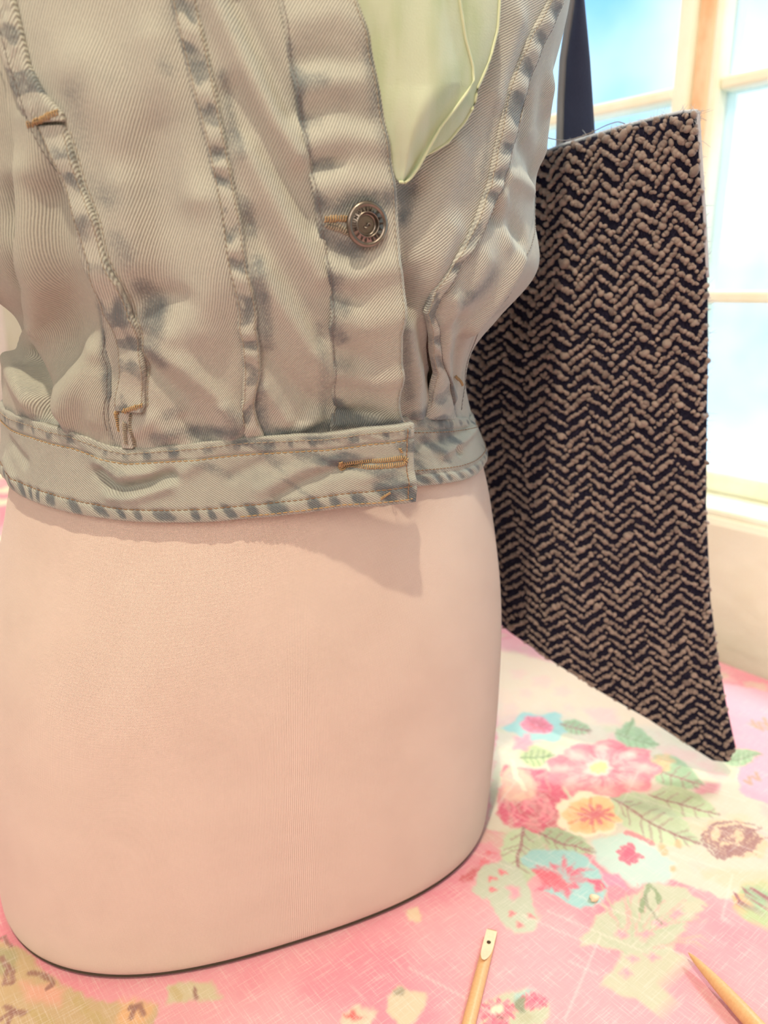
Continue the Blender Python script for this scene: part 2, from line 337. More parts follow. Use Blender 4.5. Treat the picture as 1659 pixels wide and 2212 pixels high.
def area(pts):
    pad = 0.012; return np.nonzero((X > pts[:, 0].min() - pad) & (X < pts[:, 0].max() + pad) & (Y > pts[:, 1].min() - pad) & (Y < pts[:, 1].max() + pad))[0]
def blend(idx, a, c):
    global col
    col[idx] += (lin(c) - col[idx]) * a[:, None]
def poly(pts, c, soft=0.0012, alpha=1.0, warp=1.0, streak=None):
    pts = np.asarray(pts)[:, :2]; i = area(pts)
    if len(i) == 0: return
    x = X[i] + (WX[i] - X[i]) * warp; y = Y[i] + (WY[i] - Y[i]) * warp
    ins = np.zeros(len(i), bool); d = np.full(len(i), 9.0)
    for (ax, ay), (bx, by) in zip(pts, np.roll(pts, -1, 0)):
        ins ^= ((ay > y) != (by > y)) & (x < (bx - ax) * (y - ay) / (by - ay + 1e-12) + ax)
        L = (bx - ax) ** 2 + (by - ay) ** 2 + 1e-15; t = np.clip(((x - ax) * (bx - ax) + (y - ay) * (by - ay)) / L, 0, 1)
        d = np.minimum(d, np.hypot(x - ax - t * (bx - ax), y - ay - t * (by - ay)))
    a = sst(-soft, soft, np.where(ins, d, -d)) * alpha
    if streak: a *= 1 - streak * sst(0.45, 0.6, fbm(x * 260, y * 140, 77, 2))
    blend(i, a, c)
def stroke(pts, wdt, c, alpha=1.0, warp=0.6):
    pts = np.asarray(pts)[:, :2]; i = area(pts)
    if len(i) == 0: return
    x = X[i] + (WX[i] - X[i]) * warp; y = Y[i] + (WY[i] - Y[i]) * warp; d = np.full(len(i), 9.0)
    for (ax, ay), (bx, by) in zip(pts[:-1], pts[1:]):
        L = (bx - ax) ** 2 + (by - ay) ** 2 + 1e-15; t = np.clip(((x - ax) * (bx - ax) + (y - ay) * (by - ay)) / L, 0, 1)
        d = np.minimum(d, np.hypot(x - ax - t * (bx - ax), y - ay - t * (by - ay)))
    blend(i, (1 - sst(wdt * 0.5, wdt * 0.5 + 0.0008, d)) * alpha, c)
def k1(p): p = np.asarray(p, float); return atz(1000 + p[:, 0] / 2.425, 1300 + p[:, 1] / 2.425)      # the two patches of cloth the print was traced from
def k2(p): p = np.asarray(p, float); return atz(p[:, 0] / 1.508, 1700 + p[:, 1] / 1.508)
def ring(cx, cy, rx, ry, lob=0, amp=0.0, n=40, ph=0.0):
    t = np.linspace(0, 2 * np.pi, n, endpoint=False); r = 1 + amp * np.cos(lob * t + ph); return np.stack([cx + rx * r * np.cos(t), cy + ry * r * np.sin(t)], -1)
def flower(K, cx, cy, rx, ry, base, pet, dark, eye, npet=8, ph=0.0):
    poly(K(ring(cx, cy, rx, ry, npet, 0.07, 64, ph)), base)
    for j in range(npet):
        a = 2 * math.pi * (j + 0.5) / npet + ph
        c, s = math.cos(a), math.sin(a); tip = np.array([cx + rx * 0.58 * c, cy + ry * 0.58 * s])
        t = np.linspace(0, 2 * np.pi, 14, endpoint=False)
        P = np.stack([tip[0] + rx * (0.30 * np.cos(t) * c - 0.17 * np.sin(t) * s), tip[1] + ry * (0.30 * np.cos(t) * s + 0.17 * np.sin(t) * c)], -1)
        poly(K(P), pet, 0.0022, 0.75, streak=0.5)
        a2 = a + math.pi / npet
        stroke(K([(cx + rx * 0.2 * math.cos(a2), cy + ry * 0.2 * math.sin(a2)), (cx + rx * 0.9 * math.cos(a2), cy + ry * 0.9 * math.sin(a2))]), 0.0012, dark, 0.7)
        for q in (-0.12, 0.12):
            stroke(K([(cx + rx * 0.25 * math.cos(a + q), cy + ry * 0.25 * math.sin(a + q)), (cx + rx * 0.6 * math.cos(a + q * 1.3), cy + ry * 0.6 * math.sin(a + q * 1.3))]), 0.0006, dark, 0.4)
    if eye: poly(K(ring(cx, cy, rx * 0.17, ry * 0.17)), eye)
def leaf(K, a, b_, wd, c, vein, nv=5, side=1):
    a = np.array(a, float); b_ = np.array(b_, float); d = b_ - a; nn = np.array([-d[1], d[0]]) / np.linalg.norm(d) * wd
    t = np.linspace(0, 1, 12); w_ = np.sin(np.pi * t ** 0.8) ** 0.8
    poly(K(np.r_[a + d * t[:, None] + nn * w_[:, None], (a + d * t[:, None] - nn * w_[:, None])[::-1]]), c)
    bend = nn * 0.15; mid = a + d * t[:, None] + bend * np.sin(np.pi * t)[:, None]
    poly(K(np.r_[mid, (a + d * t[:, None] - nn * w_[:, None])[::-1]]), tuple(x * 0.88 for x in c), 0.002, 0.7, streak=0.4)
    stroke(K(mid), 0.0012, vein, 0.8)
    for j in range(1, nv + 1):
        p = j / (nv + 1); i = int(p * 11)
        for sg in (-1, 1): stroke(K([mid[i], mid[i] + d * 0.11 + sg * nn * 0.75 * math.sin(math.pi * p ** 0.8)]), 0.0007, vein, 0.5)
CREAM, PALEG, TEAL, PINK, HOT, GRN, MAR, ORG = (216, 206, 186), (188, 196, 166), (146, 202, 200), (232, 132, 164), (222, 66, 112), (158, 196, 150), (150, 82, 92), (246, 186, 124)
# cream ground, then motifs
poly(k1([(150, 250), (500, 330), (900, 500), (1200, 700), (1500, 820), (1620, 1000), (1640, 1300), (1620, 1560), (1400, 1560), (1150, 1480), (900, 1380), (620, 1300), (130, 1200), (180, 700)]), CREAM)
i_ = area(k1([(100, 200), (1650, 200), (1650, 1600), (100, 1600)])[:, :2]); blend(i_, 0.45 * sst(0.5, 0.7, fbm(X[i_] * 45, Y[i_] * 45, 51, 3)) * sst(0.33, 0.40, Y[i_]), (236, 170, 178)); blend(i_, 0.4 * sst(0.52, 0.7, fbm(X[i_] * 60 + 4, Y[i_] * 60, 57, 3)) * sst(0.33, 0.40, Y[i_]), (196, 206, 164))
poly(k1([(120, 230), (520, 330), (930, 520), (1100, 660), (700, 640), (420, 560), (190, 600)]), (244, 214, 186), 0.008, 0.8)  # warm tint painted in for window glow on the far cloth
poly(k1([(620, 560), (780, 560), (820, 640), (700, 640)]), (240, 190, 190), 0.004, 0.7)
poly(k1([(1330, 420), (1640, 480), (1640, 1080), (1450, 1000), (1440, 800)]), (236, 164, 190)); poly(k1([(1180, 960), (1340, 950), (1330, 1010), (1220, 1010)]), PINK, 0.002, 0.8)
for x_, y_ in ((1500, 640), (1530, 655), (1555, 630), (1580, 660), (1520, 920), (1480, 940)): stroke(k1([(x_, y_), (x_ + 35, y_ + 20), (x_ + 20, y_ - 20)]), 0.0016, (214, 140, 90), 0.7)
leaf(k1, (1380, 830), (1560, 800), 45, GRN, (110, 140, 100))
for x_, y_, r_ in ((290, 380, 40), (420, 420, 50), (330, 480, 30), (520, 470, 45), (560, 560, 30), (250, 560, 40)): poly(k1(ring(x_, y_, r_, r_ * 0.6, 5, 0.2)), (244, 196, 186), 0.003, 0.6)
poly(k1(ring(400, 660, 165, 75, 6, 0.14)), TEAL); flower(k1, 385, 645, 85, 45, PINK, HOT, (200, 60, 90), None, 6)
leaf(k1, (520, 640), (680, 680), 38, GRN, MAR); leaf(k1, (800, 690), (1020, 750), 55, GRN, (120, 150, 100)); leaf(k1, (850, 700), (890, 610), 30, GRN, (120, 150, 100))
leaf(k1, (960, 840), (1250, 960), 80, GRN, MAR); leaf(k1, (970, 1010), (1340, 1110), 75, (190, 210, 160), MAR); poly(k1(ring(1050, 840, 55, 38, 5, 0.15)), ORG, 0.002, 0.6)
leaf(k1, (300, 820), (470, 800), 60, (190, 212, 150), (90, 130, 80)); poly(k1(ring(310, 740, 50, 40, 5, 0.2)), PINK, 0.002, 0.8)
# big rose pair and the orange blossom
poly(k1([(190, 1010), (210, 860), (330, 880), (440, 880), (520, 960), (560, 1050), (520, 1130), (550, 1190), (400, 1225), (250, 1190), (175, 1120)]), HOT, streak=0.3)
for j in range(26):
    a = j * 2.4; r = 20 + 5.2 * j; cx_, cy_ = 370 + r * math.cos(a), 1080 + r * 0.72 * math.sin(a)
    stroke(k1([(cx_ - 40 * math.sin(a), cy_ + 30 * math.cos(a)), (cx_ + 8, cy_ + 4), (cx_ + 40 * math.sin(a), cy_ - 30 * math.cos(a))]), 0.0014, (248, 150, 164) if j % 3 else (206, 60, 92), 0.55)
poly(k1([(195, 930), (240, 860), (330, 890), (390, 960), (380, 1030), (290, 1055), (215, 1030)]), (248, 206, 178), 0.002, 0.85, streak=0.3)
stroke(k1([(260, 830), (285, 930), (320, 985)]), 0.003, (250, 228, 200), 0.8)
flower(k1, 735, 880, 285, 150, (238, 122, 142), (250, 190, 186), (216, 84, 112), None, 9, 0.2)
for j in range(16):
    a = j * 0.393; poly(k1(ring(735 + 220 * math.cos(a), 880 + 115 * math.sin(a), 48, 26, 5, 0.2, 20, j)), (228, 92, 120) if j % 2 else (250, 204, 190), 0.003, 0.55)
poly(k1(ring(710, 868, 75, 46, 7, 0.08)), (250, 200, 190)); poly(k1(ring(710, 866, 50, 32, 8, 0.1)), (232, 206, 130))
poly(k1(ring(660, 1115, 172, 112, 7, 0.08, 60)), (250, 236, 205)); flower(k1, 672, 1118, 150, 92, (248, 206, 146), (246, 178, 110), (226, 140, 90), None, 6, 0.5)
for j in range(10):
    a = j * 0.628; stroke(k1([(690, 1115), (690 + 85 * math.cos(a), 1115 + 48 * math.sin(a))]), 0.002, (226, 92, 112), 0.8)
leaf(k1, (770, 1035), (1240, 1270), 105, (196, 216, 172), MAR, 7)
# lower motifs
leaf(k1, (320, 1190), (300, 1500), 130, (190, 210, 168), MAR, 6); leaf(k1, (400, 1215), (690, 1310), 62, (170, 196, 150), MAR, 5)
poly(k1([(680, 1250), (850, 1210), (1000, 1270), (1110, 1370), (1060, 1480), (900, 1500), (760, 1420), (690, 1340)]), (186, 220, 208), 0.002, 0.9)
for j in range(7):
    a = 0.3 + j * 0.75; stroke(k1([(868, 1325), (868 + 52 * math.cos(a), 1325 + 42 * math.sin(a))]), 0.0042, HOT, 0.9)
stroke(k1([(860, 1215), (930, 1235), (990, 1260)]), 0.0035, (232, 100, 120), 0.8)
for x_, y_ in ((1045, 1285), (1060, 1310), (1135, 1270), (1085, 1400)): poly(k1(ring(x_, y_, 22, 18)), (240, 178, 130))
poly(k1([(310, 1340), (380, 1290), (520, 1290), (640, 1330), (720, 1420), (770, 1490), (740, 1570), (620, 1610), (530, 1560), (430, 1510), (470, 1440), (350, 1400)]), TEAL)
for j in range(11):
    a = 0.2 + j * 0.571; r1 = 120 if j % 2 else 165
    c0 = np.array([520, 1440.]); tip = c0 + np.array([r1 * math.cos(a), r1 * 0.75 * math.sin(a)]); md = c0 + (tip - c0) * 0.6; nn_ = np.array([-math.sin(a), math.cos(a)]) * 22
    poly(k1([c0 + (tip - c0) * 0.12, md + nn_, tip, md - nn_]), HOT, 0.001, 0.9, streak=0.35)
poly(k1([(360, 1400), (500, 1420), (560, 1470), (530, 1500), (420, 1470)]), (222, 74, 104)); poly(k1([(640, 1450), (720, 1450), (760, 1510), (700, 1540)]), HOT)
poly(k1([(690, 1400), (800, 1430), (860, 1510), (760, 1490)]), PINK)
poly(k1([(90, 1400), (200, 1350), (310, 1400), (360, 1520), (400, 1650), (380, 1720), (280, 1750), (200, 1690), (150, 1600), (60, 1520)]), (186, 196, 172))
for x_, y_ in ((130, 1320), (150, 1460), (260, 1640), (300, 1700), (360, 1650), (160, 1520), (110, 1370), (200, 1420)): poly(k1(ring(x_, y_, 20, 13, 3, 0.3)), (226, 92, 112))
poly(k1([(230, 1500), (290, 1490), (300, 1550), (250, 1570)]), PINK, 0.002, 0.8)
poly(k1([(620, 1800), (700, 1680), (860, 1540), (1000, 1480), (1150, 1500), (1280, 1580), (1180, 1700), (1120, 1790), (1080, 1900), (900, 1950), (720, 2010), (850, 1860), (700, 1800)]), (192, 194, 164))
poly(k1([(730, 2010), (880, 1860), (1090, 1830), (1190, 1900), (1060, 2010), (1100, 2120), (1040, 2220), (930, 2080)]), (196, 192, 162))
for j in range(46):
    a = -0.3 - 2.4 * RNG.random(); r0 = 40 + 60 * RNG.random(); r1 = r0 + 180 + 120 * RNG.random(); o_ = np.array([930, 1790.]) + RNG.normal(0, 40, 2)
    stroke(k1([o_ + r0 * np.array([math.cos(a), 0.7 * math.sin(a)]), o_ + r1 * np.array([math.cos(a + 0.2), 0.7 * math.sin(a + 0.2)])]), 0.0006, (176, 186, 150) if j % 3 else (220, 150, 150), 0.5)
for x_, y_ in ((840, 1740), (960, 1750), (1000, 1860), (900, 1890), (860, 1950), (1120, 1640), (1030, 1690)): poly(k1(ring(x_, y_, 30, 20, 4, 0.25)), PINK, 0.0015, 0.8)
stroke(k1([(930, 1620), (960, 1530), (985, 1490), (1020, 1530), (1030, 1580)]), 0.0016, (120, 146, 96), 0.9); stroke(k1([(960, 1540), (970, 1600), (1040, 1690)]), 0.001, (120, 126, 96), 0.7)
poly(k1([(1130, 1580), (1260, 1560), (1270, 1620), (1180, 1640)]), (200, 196, 166))
poly(k1([(1240, 1200), (1300, 1140), (1450, 1130), (1510, 1190), (1600, 1290), (1560, 1350), (1400, 1340), (1280, 1270)]), (226, 196, 160))
for j in range(0):
    c0 = np.array([1290 + 26 * j * 0.75, 1165 + 10 * j]); t = np.linspace(-1.7, 1.7, 9)
    stroke(k1(np.stack([c0[0] + 70 * np.cos(t) - 20, c0[1] + 60 * np.sin(t)], -1)), 0.0012, MAR, 0.85, 1.4)
for j in range(9):
    t = np.linspace(0.3 + j * 0.9, 4.6 + j * 0.9, 14); q_ = 18 + 17 * j
    stroke(k1(np.stack([1410 + q_ * np.cos(t) + 6 * np.sin(3 * t + j), 1238 + q_ * 0.62 * np.sin(t)], -1)), 0.0009, MAR, 0.85, 1.5)
for j in range(7):
    a = j * 0.9; stroke(k1([(1440 + 60 * math.cos(a), 1235 + 38 * math.sin(a)), (1450 + 100 * math.cos(a + .3), 1240 + 62 * math.sin(a + .3)), (1455 + 140 * math.cos(a + .1), 1245 + 88 * math.sin(a + .1))]), 0.0008, MAR, 0.7, 1.4)
poly(k1([(1400, 1560), (1480, 1470), (1640, 1440), (1640, 1740), (1480, 1680)]), (176, 194, 134)); leaf(k1, (1470, 1500), (1620, 1640), 70, GRN, MAR)
poly(k1([(1395, 1540), (1470, 1530), (1450, 1620), (1400, 1600)]), (240, 176, 124))
for q in ([(1420, 1530), (1440, 1580), (1430, 1610)], [(1520, 1500), (1560, 1510), (1598, 1480)], [(1560, 1510), (1590, 1560)]): stroke(k1(q), 0.0012, MAR)
poly(k1([(1240, 1400), (1420, 1400), (1600, 1420), (1600, 1470), (1400, 1500), (1260, 1450)]), (222, 196, 160), 0.003, 0.7)
poly(k1([(90, 2220), (110, 2090), (200, 2050), (330, 2030), (440, 2110), (450, 2180), (430, 2230)]), (186, 190, 158))
poly(k1(ring(330, 2080, 70, 40, 5, 0.15)), TEAL, 0.002, 0.8)
for cx_, cy_, r_ in ((185, 2145, 95), (370, 2095, 60), (170, 2230, 60)):
    for j in range(12):
        a = j * 0.5236; stroke(k1([(cx_ + r_ * 0.25 * math.cos(a), cy_ + r_ * 0.2 * math.sin(a)), (cx_ + r_ * math.cos(a), cy_ + r_ * 0.62 * math.sin(a))]), 0.0016, HOT if j % 2 else (240, 120, 140), 0.9)
poly(k1(ring(180, 2140, 34, 22)), (230, 226, 190)); poly(k1([(270, 2090), (330, 2070), (340, 2150), (290, 2160)]), (120, 130, 96)); poly(k1(ring(330, 2180, 50, 26, 5, 0.2)), (176, 176, 140))
poly(k1(ring(210, 2180, 16, 12)), (110, 50, 60))
# strip in front of the form
poly(k2([(-60, 480), (60, 520), (140, 610), (300, 690), (520, 720), (500, 780), (330, 800), (-60, 800)]), (190, 164, 116))  # tan print darkened, with the form's shade painted in
poly(k2([(60, 640), (220, 660), (200, 720), (80, 700)]), (230, 156, 140), 0.003, 0.7); poly(k2([(390, 700), (500, 720), (470, 772), (380, 772)]), (226, 170, 110), 0.003, 0.8)
poly(k2([(-60, 520), (40, 530), (60, 600), (-60, 620)]), (150, 150, 104), 0.002, 0.8); poly(k2([(550, 650), (600, 630), (690, 640), (720, 690), (620, 700), (550, 710)]), (196, 186, 146))
for q in ([(0, 760), (40, 735), (90, 740)], [(30, 772), (45, 735), (20, 715)], [(100, 610), (150, 620), (170, 650), (150, 660)], [(0, 560), (30, 590), (20, 630)], [(20, 580), (45, 600), (40, 640), (15, 640)], [(420, 720), (450, 715), (470, 740)], [(430, 750), (440, 720)], [(635, 660), (640, 690)], [(0, 500), (20, 490), (40, 520)]): stroke(k2(q), 0.0014, (130, 70, 60), 0.85)
for q in ([(570, 660), (585, 690)], [(250, 700), (330, 760)], [(100, 740), (170, 772)]): stroke(k2(q), 0.003, (180, 160, 90), 0.6)
poly(k2([(1255, 680), (1300, 640), (1390, 680), (1380, 740), (1310, 790), (1250, 740)]), (208, 192, 158)); poly(k2([(1110, 740), (1160, 715), (1215, 735), (1200, 790), (1100, 790)]), (206, 196, 170))
poly(k2(ring(1150, 745, 28, 12, 4, 0.3)), (214, 70, 70)); poly(k2(ring(1305, 660, 24, 12)), (150, 140, 110)); poly(k2([(1310, 400), (1360, 390), (1370, 430), (1330, 440)]), (222, 196, 160))
poly(k2([(1490, 300), (1530, 270), (1570, 260), (1540, 310)]), (200, 70, 90))
# white slub threads
for j in range(60):
    p = np.array([RNG.uniform(0.0, 0.36), RNG.uniform(0.22, 0.45)]); a = -0.55 + RNG.normal(0, 0.02) if j % 4 else 1.02
    L = RNG.uniform(0.01, 0.06); stroke(np.array([p, p + L * np.array([math.cos(a), math.sin(a)])]), 0.0002, (250, 236, 226), 0.28, 0.0)
rip = 0.0018 * np.exp(-((np.interp(X, [0.10, 0.16, 0.24], [0.44, 0.405, 0.375]) - Y) / 0.006) ** 2) * sst(0.10, 0.14, X) * (1 - sst(0.2, 0.25, X))
Z = rip + 0.0006 * fbm(X * 14, Y * 14, 41, 2)
nr, nc = len(e2), len(e1); top = np.stack([X, Y, Z], -1); F = [grid_faces(nr, nc)]; V = [top]; base = nr * nc; cols = [col]
for idx in (np.arange(nc), np.arange(nc) + (nr - 1) * nc, np.arange(nr) * nc, np.arange(nr) * nc + nc - 1):      # hanging sides
    e = top[idx]; cxy = top[:, :2].mean(0); outw = e[:, :2] - cxy; 
    side = np.repeat(e[None], 6, 0); fall = np.array([0.003, 0.012, 0.03, 0.06, 0.10, 0.14]); side[:, :, 2] -= fall[:, None]
    V.append(side.reshape(-1, 3)); cols.append(np.tile(col[idx], (6, 1))); n = len(idx)
    strip = np.r_[idx[None], base + np.arange(6 * n).reshape(6, n)]
    F.append(np.stack([strip[:-1, :-1], strip[:-1, 1:], strip[1:, 1:], strip[1:, :-1]], -1).reshape(-1, 4)); base += 6 * n
V = np.concatenate(V); uvc = V[:, :2] @ np.stack([T, NW], -1) + np.c_[V[:, 2], V[:, 2]] * 0.7
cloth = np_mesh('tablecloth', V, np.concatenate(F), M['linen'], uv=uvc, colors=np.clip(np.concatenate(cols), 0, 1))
tag(cloth, 'pink linen tablecloth printed with roses and leaves, spread under the dress form', 'tablecloth')
del G1, G2, CX, CY, X, Y, WX, WY, n1, n2, n3, n4, col, V, F, top

# ------------------------------------------------------------------ body sections (rotated superellipses stacked up the form)
SEC = np.array([  # z, cx, cy, a, b, n, rot
 (0.000, -.0812, .4089, .1410, .1118, 2.69, .387), (0.050, -.0795, .408, .1425, .1130, 2.65, .370), (0.100, -.0775, .407, .1425, .1135, 2.55, .350),
 (0.150, -.0735, .405, .1370, .1125, 2.45, .330), (0.190, -.0690, .403, .1275, .1070, 2.35, .310), (0.222, -.0675, .401, .1195, .1020, 2.26, .290),
 (0.250, -.0700, .400, .1105, .1005, 2.25, .290), (0.270, -.0712, .398, .1075, .1040, 2.25, .300), (0.285, -.0655, .3975, .1040, .1080, 2.25, .310), (0.300, -.0600, .397, .1105, .1110, 2.25, .320),
 (0.320, -.0600, .396, .1300, .1140, 2.25, .330), (0.340, -.0620, .396, .1290, .1165, 2.25, .330), (0.380, -.0640, .396, .1310, .1190, 2.25, .330),
 (0.437, -.0610, .400, .1420, .1170, 2.25, .330), (0.480, -.0590, .405, .1420, .1050, 2.25, .330), (0.510, -.0575, .410, .1300, .0850, 2.2, .330),
 (0.532, -.0570, .414, .0850, .0620, 2.1, .330), (0.545, -.0570, .416, .0520, .0480, 2.0, .330), (0.580, -.0570, .416, .0460, .0440, 2.0, .330), (0.600, -.0570, .416, .0460, .0440, 2.0, .330)])
_zs = SEC[:, 0]; _h = np.diff(_zs)[:, None]; _d = np.diff(SEC[:, 1:], axis=0) / _h
_m = np.r_[_d[:1], (_d[:-1] * _h[1:] + _d[1:] * _h[:-1]) / (_h[:-1] + _h[1:]), _d[-1:]]
def secp(z):
    z = np.clip(z, _zs[0], _zs[-1]); i = np.clip(np.searchsorted(_zs, z) - 1, 0, len(_zs) - 2); h = (_zs[i + 1] - _zs[i]); t = ((z - _zs[i]) / h)[..., None]; h = h[..., None]
    p0, p1, m0, m1 = SEC[i, 1:], SEC[i + 1, 1:], _m[i], _m[i + 1]
    return (2 * t ** 3 - 3 * t ** 2 + 1) * p0 + (t ** 3 - 2 * t ** 2 + t) * h * m0 + (-2 * t ** 3 + 3 * t ** 2) * p1 + (t ** 3 - t ** 2) * h * m1
def sec_point(th, z):
    th, z = np.broadcast_arrays(np.asarray(th, float), np.asarray(z, float)); s = secp(z); cx, cy, a, bb, n, ro = [s[..., k] for k in range(6)]
    ct, st = np.cos(th), np.sin(th); U = a * np.sign(ct) * np.abs(ct) ** (2 / n); Vv = bb * np.sign(st) * np.abs(st) ** (2 / n); c, s_ = np.cos(ro), np.sin(ro)
    return np.stack([cx + c * U - s_ * Vv, cy + s_ * U + c * Vv, z], -1)
def surf(th, z, off=0.0):
    e = 2e-3; P = sec_point(th, z); du = sec_point(th + e, z) - sec_point(th - e, z); dv = sec_point(th, z + e) - sec_point(th, z - e)
    N = np.cross(du, dv); N /= np.linalg.norm(N, axis=-1, keepdims=True) + 1e-12
    return P + N * np.asarray(off)[..., None] if np.ndim(off) or off else P, N
def sec_val(p):
    s = secp(p[..., 2]); cx, cy, a, bb, n, ro = [s[..., k] for k in range(6)]; c, s_ = np.cos(ro), np.sin(ro); dx, dy = p[..., 0] - cx, p[..., 1] - cy
    u = c * dx + s_ * dy; v = -s_ * dx + c * dy; return u, v, a, bb, n
def unproj(pts, off=0.004):
    """traced photo points -> (theta, z) on the garment's surface, off metres outside the form"""
    pts = np.asarray(pts, float); r = ray(pts[:, 0], pts[:, 1]); t = np.linspace(0.15, 0.62, 1200); off = np.broadcast_to(np.asarray(off, float), (len(pts),)); o_ = off[:, None]
    p = EYE + r[:, None, :] * t[None, :, None]; u, v, a, bb, n = sec_val(p)
    g = (np.abs(u / (a + o_)) ** n + np.abs(v / (bb + o_)) ** n) ** (1 / n) - 1
    i = np.where((g < 0).any(1), (g < 0).argmax(1), g.argmin(1)); k = np.arange(len(pts))
    u, v, a, bb, n = [q[k, i] for q in (u, v, a, bb, n)]
    th = np.arctan2(np.sign(v) * np.abs(v / (bb + off)) ** (n / 2), np.sign(u) * np.abs(u / (a + off)) ** (n / 2)); th = np.where(th > math.pi / 2 + 0.4, th - 2 * math.pi, th)
    return th, p[k, i, 2]
_tt = np.linspace(-2 * math.pi, math.pi, 3001); _pp = sec_point(_tt, np.full(3001, 0.33)); _ss = np.r_[0, np.cumsum(np.linalg.norm(np.diff(_pp, axis=0), axis=1))]
def arc(th): return np.interp(th, _tt, _ss)
def dth(mm, th): return mm * 0.001 / ((arc(th + 0.02) - arc(th - 0.02)) / 0.04)
def zfun(pts, off=0.004):
    th, z = unproj(pts, off); o = np.argsort(z); z, th = z[o], th[o]
    sl = (th[-1] - th[-2]) / max(z[-1] - z[-2], 1e-4)
    return lambda q: np.interp(q, z, th) + np.where(q > z[-1], (q - z[-1]) * np.clip(sl, -1.5, 1.5), 0)
def tfun(pts, off=0.004):
    th, z = unproj(pts, off); o = np.argsort(th); th, z = th[o], z[o]; return lambda q: np.interp(q, th, z)

# ------------------------------------------------------------------ dress form
FORM = empty('dress_form', (-0.08, 0.409, 0.0)); tag(FORM, 'dress form torso covered in pale pink jersey, standing on the floral cloth', 'dress form')
def under(o, root):
    o.parent = root; o.matrix_parent_inverse = Matrix.Translation(root.location).inverted(); return o
thv = np.linspace(-2 * math.pi, 0, 361)[:-1]; zv = np.r_[0.0025, 0.0032, 0.0045, 0.0065, np.linspace(0.01, 0.20, 90), np.linspace(0.203, 0.53, 110), np.linspace(0.533, 0.595, 16)]
ins = np.interp(zv, [0.0025, 0.0032, 0.0045, 0.0065, 0.010], [0.003, 0.0016, 0.0007, 0.0002, 0.0])
TH, ZZ = np.meshgrid(thv, zv); P, N = surf(TH, ZZ); P = P - N * (ins + 0.0045 * sst(0.255, 0.275, zv))[:, None, None]
dim = 0.0006 * (fbm(arc(TH).ravel() * 25, ZZ.ravel() * 25, 5, 2) - 0.5).reshape(TH.shape); P = P + N * dim[..., None]
Vb = P.reshape(-1, 3); Fb = grid_faces(len(zv), len(thv), 0, True); uvb = np.stack([arc(TH).ravel(), ZZ.ravel()], -1)
under(np_mesh('torso_cover', Vb, Fb, M['jersey'], uv=uvb), FORM)
rim = []
for z_, o_ in ((0.0008, -0.006), (0.0010, -0.0022), (0.0018, -0.0014), (0.0026, -0.0018), (0.0028, -0.004)):
    p, n_ = surf(thv, np.full_like(thv, 0.002), o_); p[:, 2] = z_; rim.append(p)
under(np_mesh('base_rim', np.concatenate(rim), grid_faces(5, len(thv), 0, True), M['rim']), FORM)
cap = MB().lathe([(0.0465, 0.594), (0.048, 0.597), (0.047, 0.606), (0.03, 0.611), (0.012, 0.613), (0.012, 0.625), (0.016, 0.632), (0.010, 0.642), (0.002, 0.644)], 48, Matrix.Translation((-0.057, 0.416, 0))).build('neck_cap', M['form_wood'])
under(cap, FORM)

# ------------------------------------------------------------------ denim vest
VEST = empty('denim_vest', (-0.07, 0.40, 0.222)); tag(VEST, 'light washed denim vest with frayed pocket and metal button, worn by the dress form', 'vest')
OFF = 0.004
ZT = 0.505
band_top = tfun([(5, 885), (60, 905), (150, 930), (240, 963), (270, 970), (350, 962), (500, 945), (600, 936), (700, 925), (800, 912), (890, 903)], 0.005)
band_top_r = tfun([(880, 900), (895, 900), (960, 903), (1000, 905), (1020, 908)], 0.004)
edge_pl = zfun([(775, 0), (787, 40), (800, 80), (825, 200), (850, 350), (862, 440), (865, 560), (868, 700), (875, 800), (884, 900)], np.array([.008, .008, .008, .008, .008, .008, .008, .009, .012, .015]))
seam_pl = zfun([(600, 0), (612, 60), (620, 120), (640, 220), (660, 330), (680, 440), (700, 560), (710, 700), (720, 800), (725, 870), (716, 915)], 0.005)
s1l = zfun([(365, 0), (400, 150), (440, 300), (470, 450), (495, 600), (510, 700), (522, 850), (527, 935)], 0.005)
s1r = zfun([(425, 0), (460, 170), (490, 320), (520, 480), (540, 600), (552, 700), (562, 800), (570, 932)], 0.005)
seam_w = zfun([(55, 200), (75, 270), (120, 370), (160, 480), (190, 600), (215, 690), (225, 760), (235, 850), (242, 960)], 0.005)
fold_l = zfun([(-40, 60), (0, 170), (22, 310), (37, 500), (40, 600), (43, 700), (20, 745), (4, 800), (2, 880)], 0.006)
s2l = zfun([(1188, 0), (1144, 84), (1102, 181), (1077, 295), (1056, 400), (1030, 477), (980, 561), (937, 620), (921, 670), (935, 740), (945, 800), (932, 860), (925, 900)], 0.004)
s2r = zfun([(1218, 0), (1182, 84), (1144, 181), (1115, 295), (1089, 400), (1047, 506), (1005, 561), (958, 633), (943, 670), (956, 740), (975, 820), (985, 880), (990, 905)], 0.004)
def const(v): return lambda z: np.full_like(np.asarray(z, float), v)

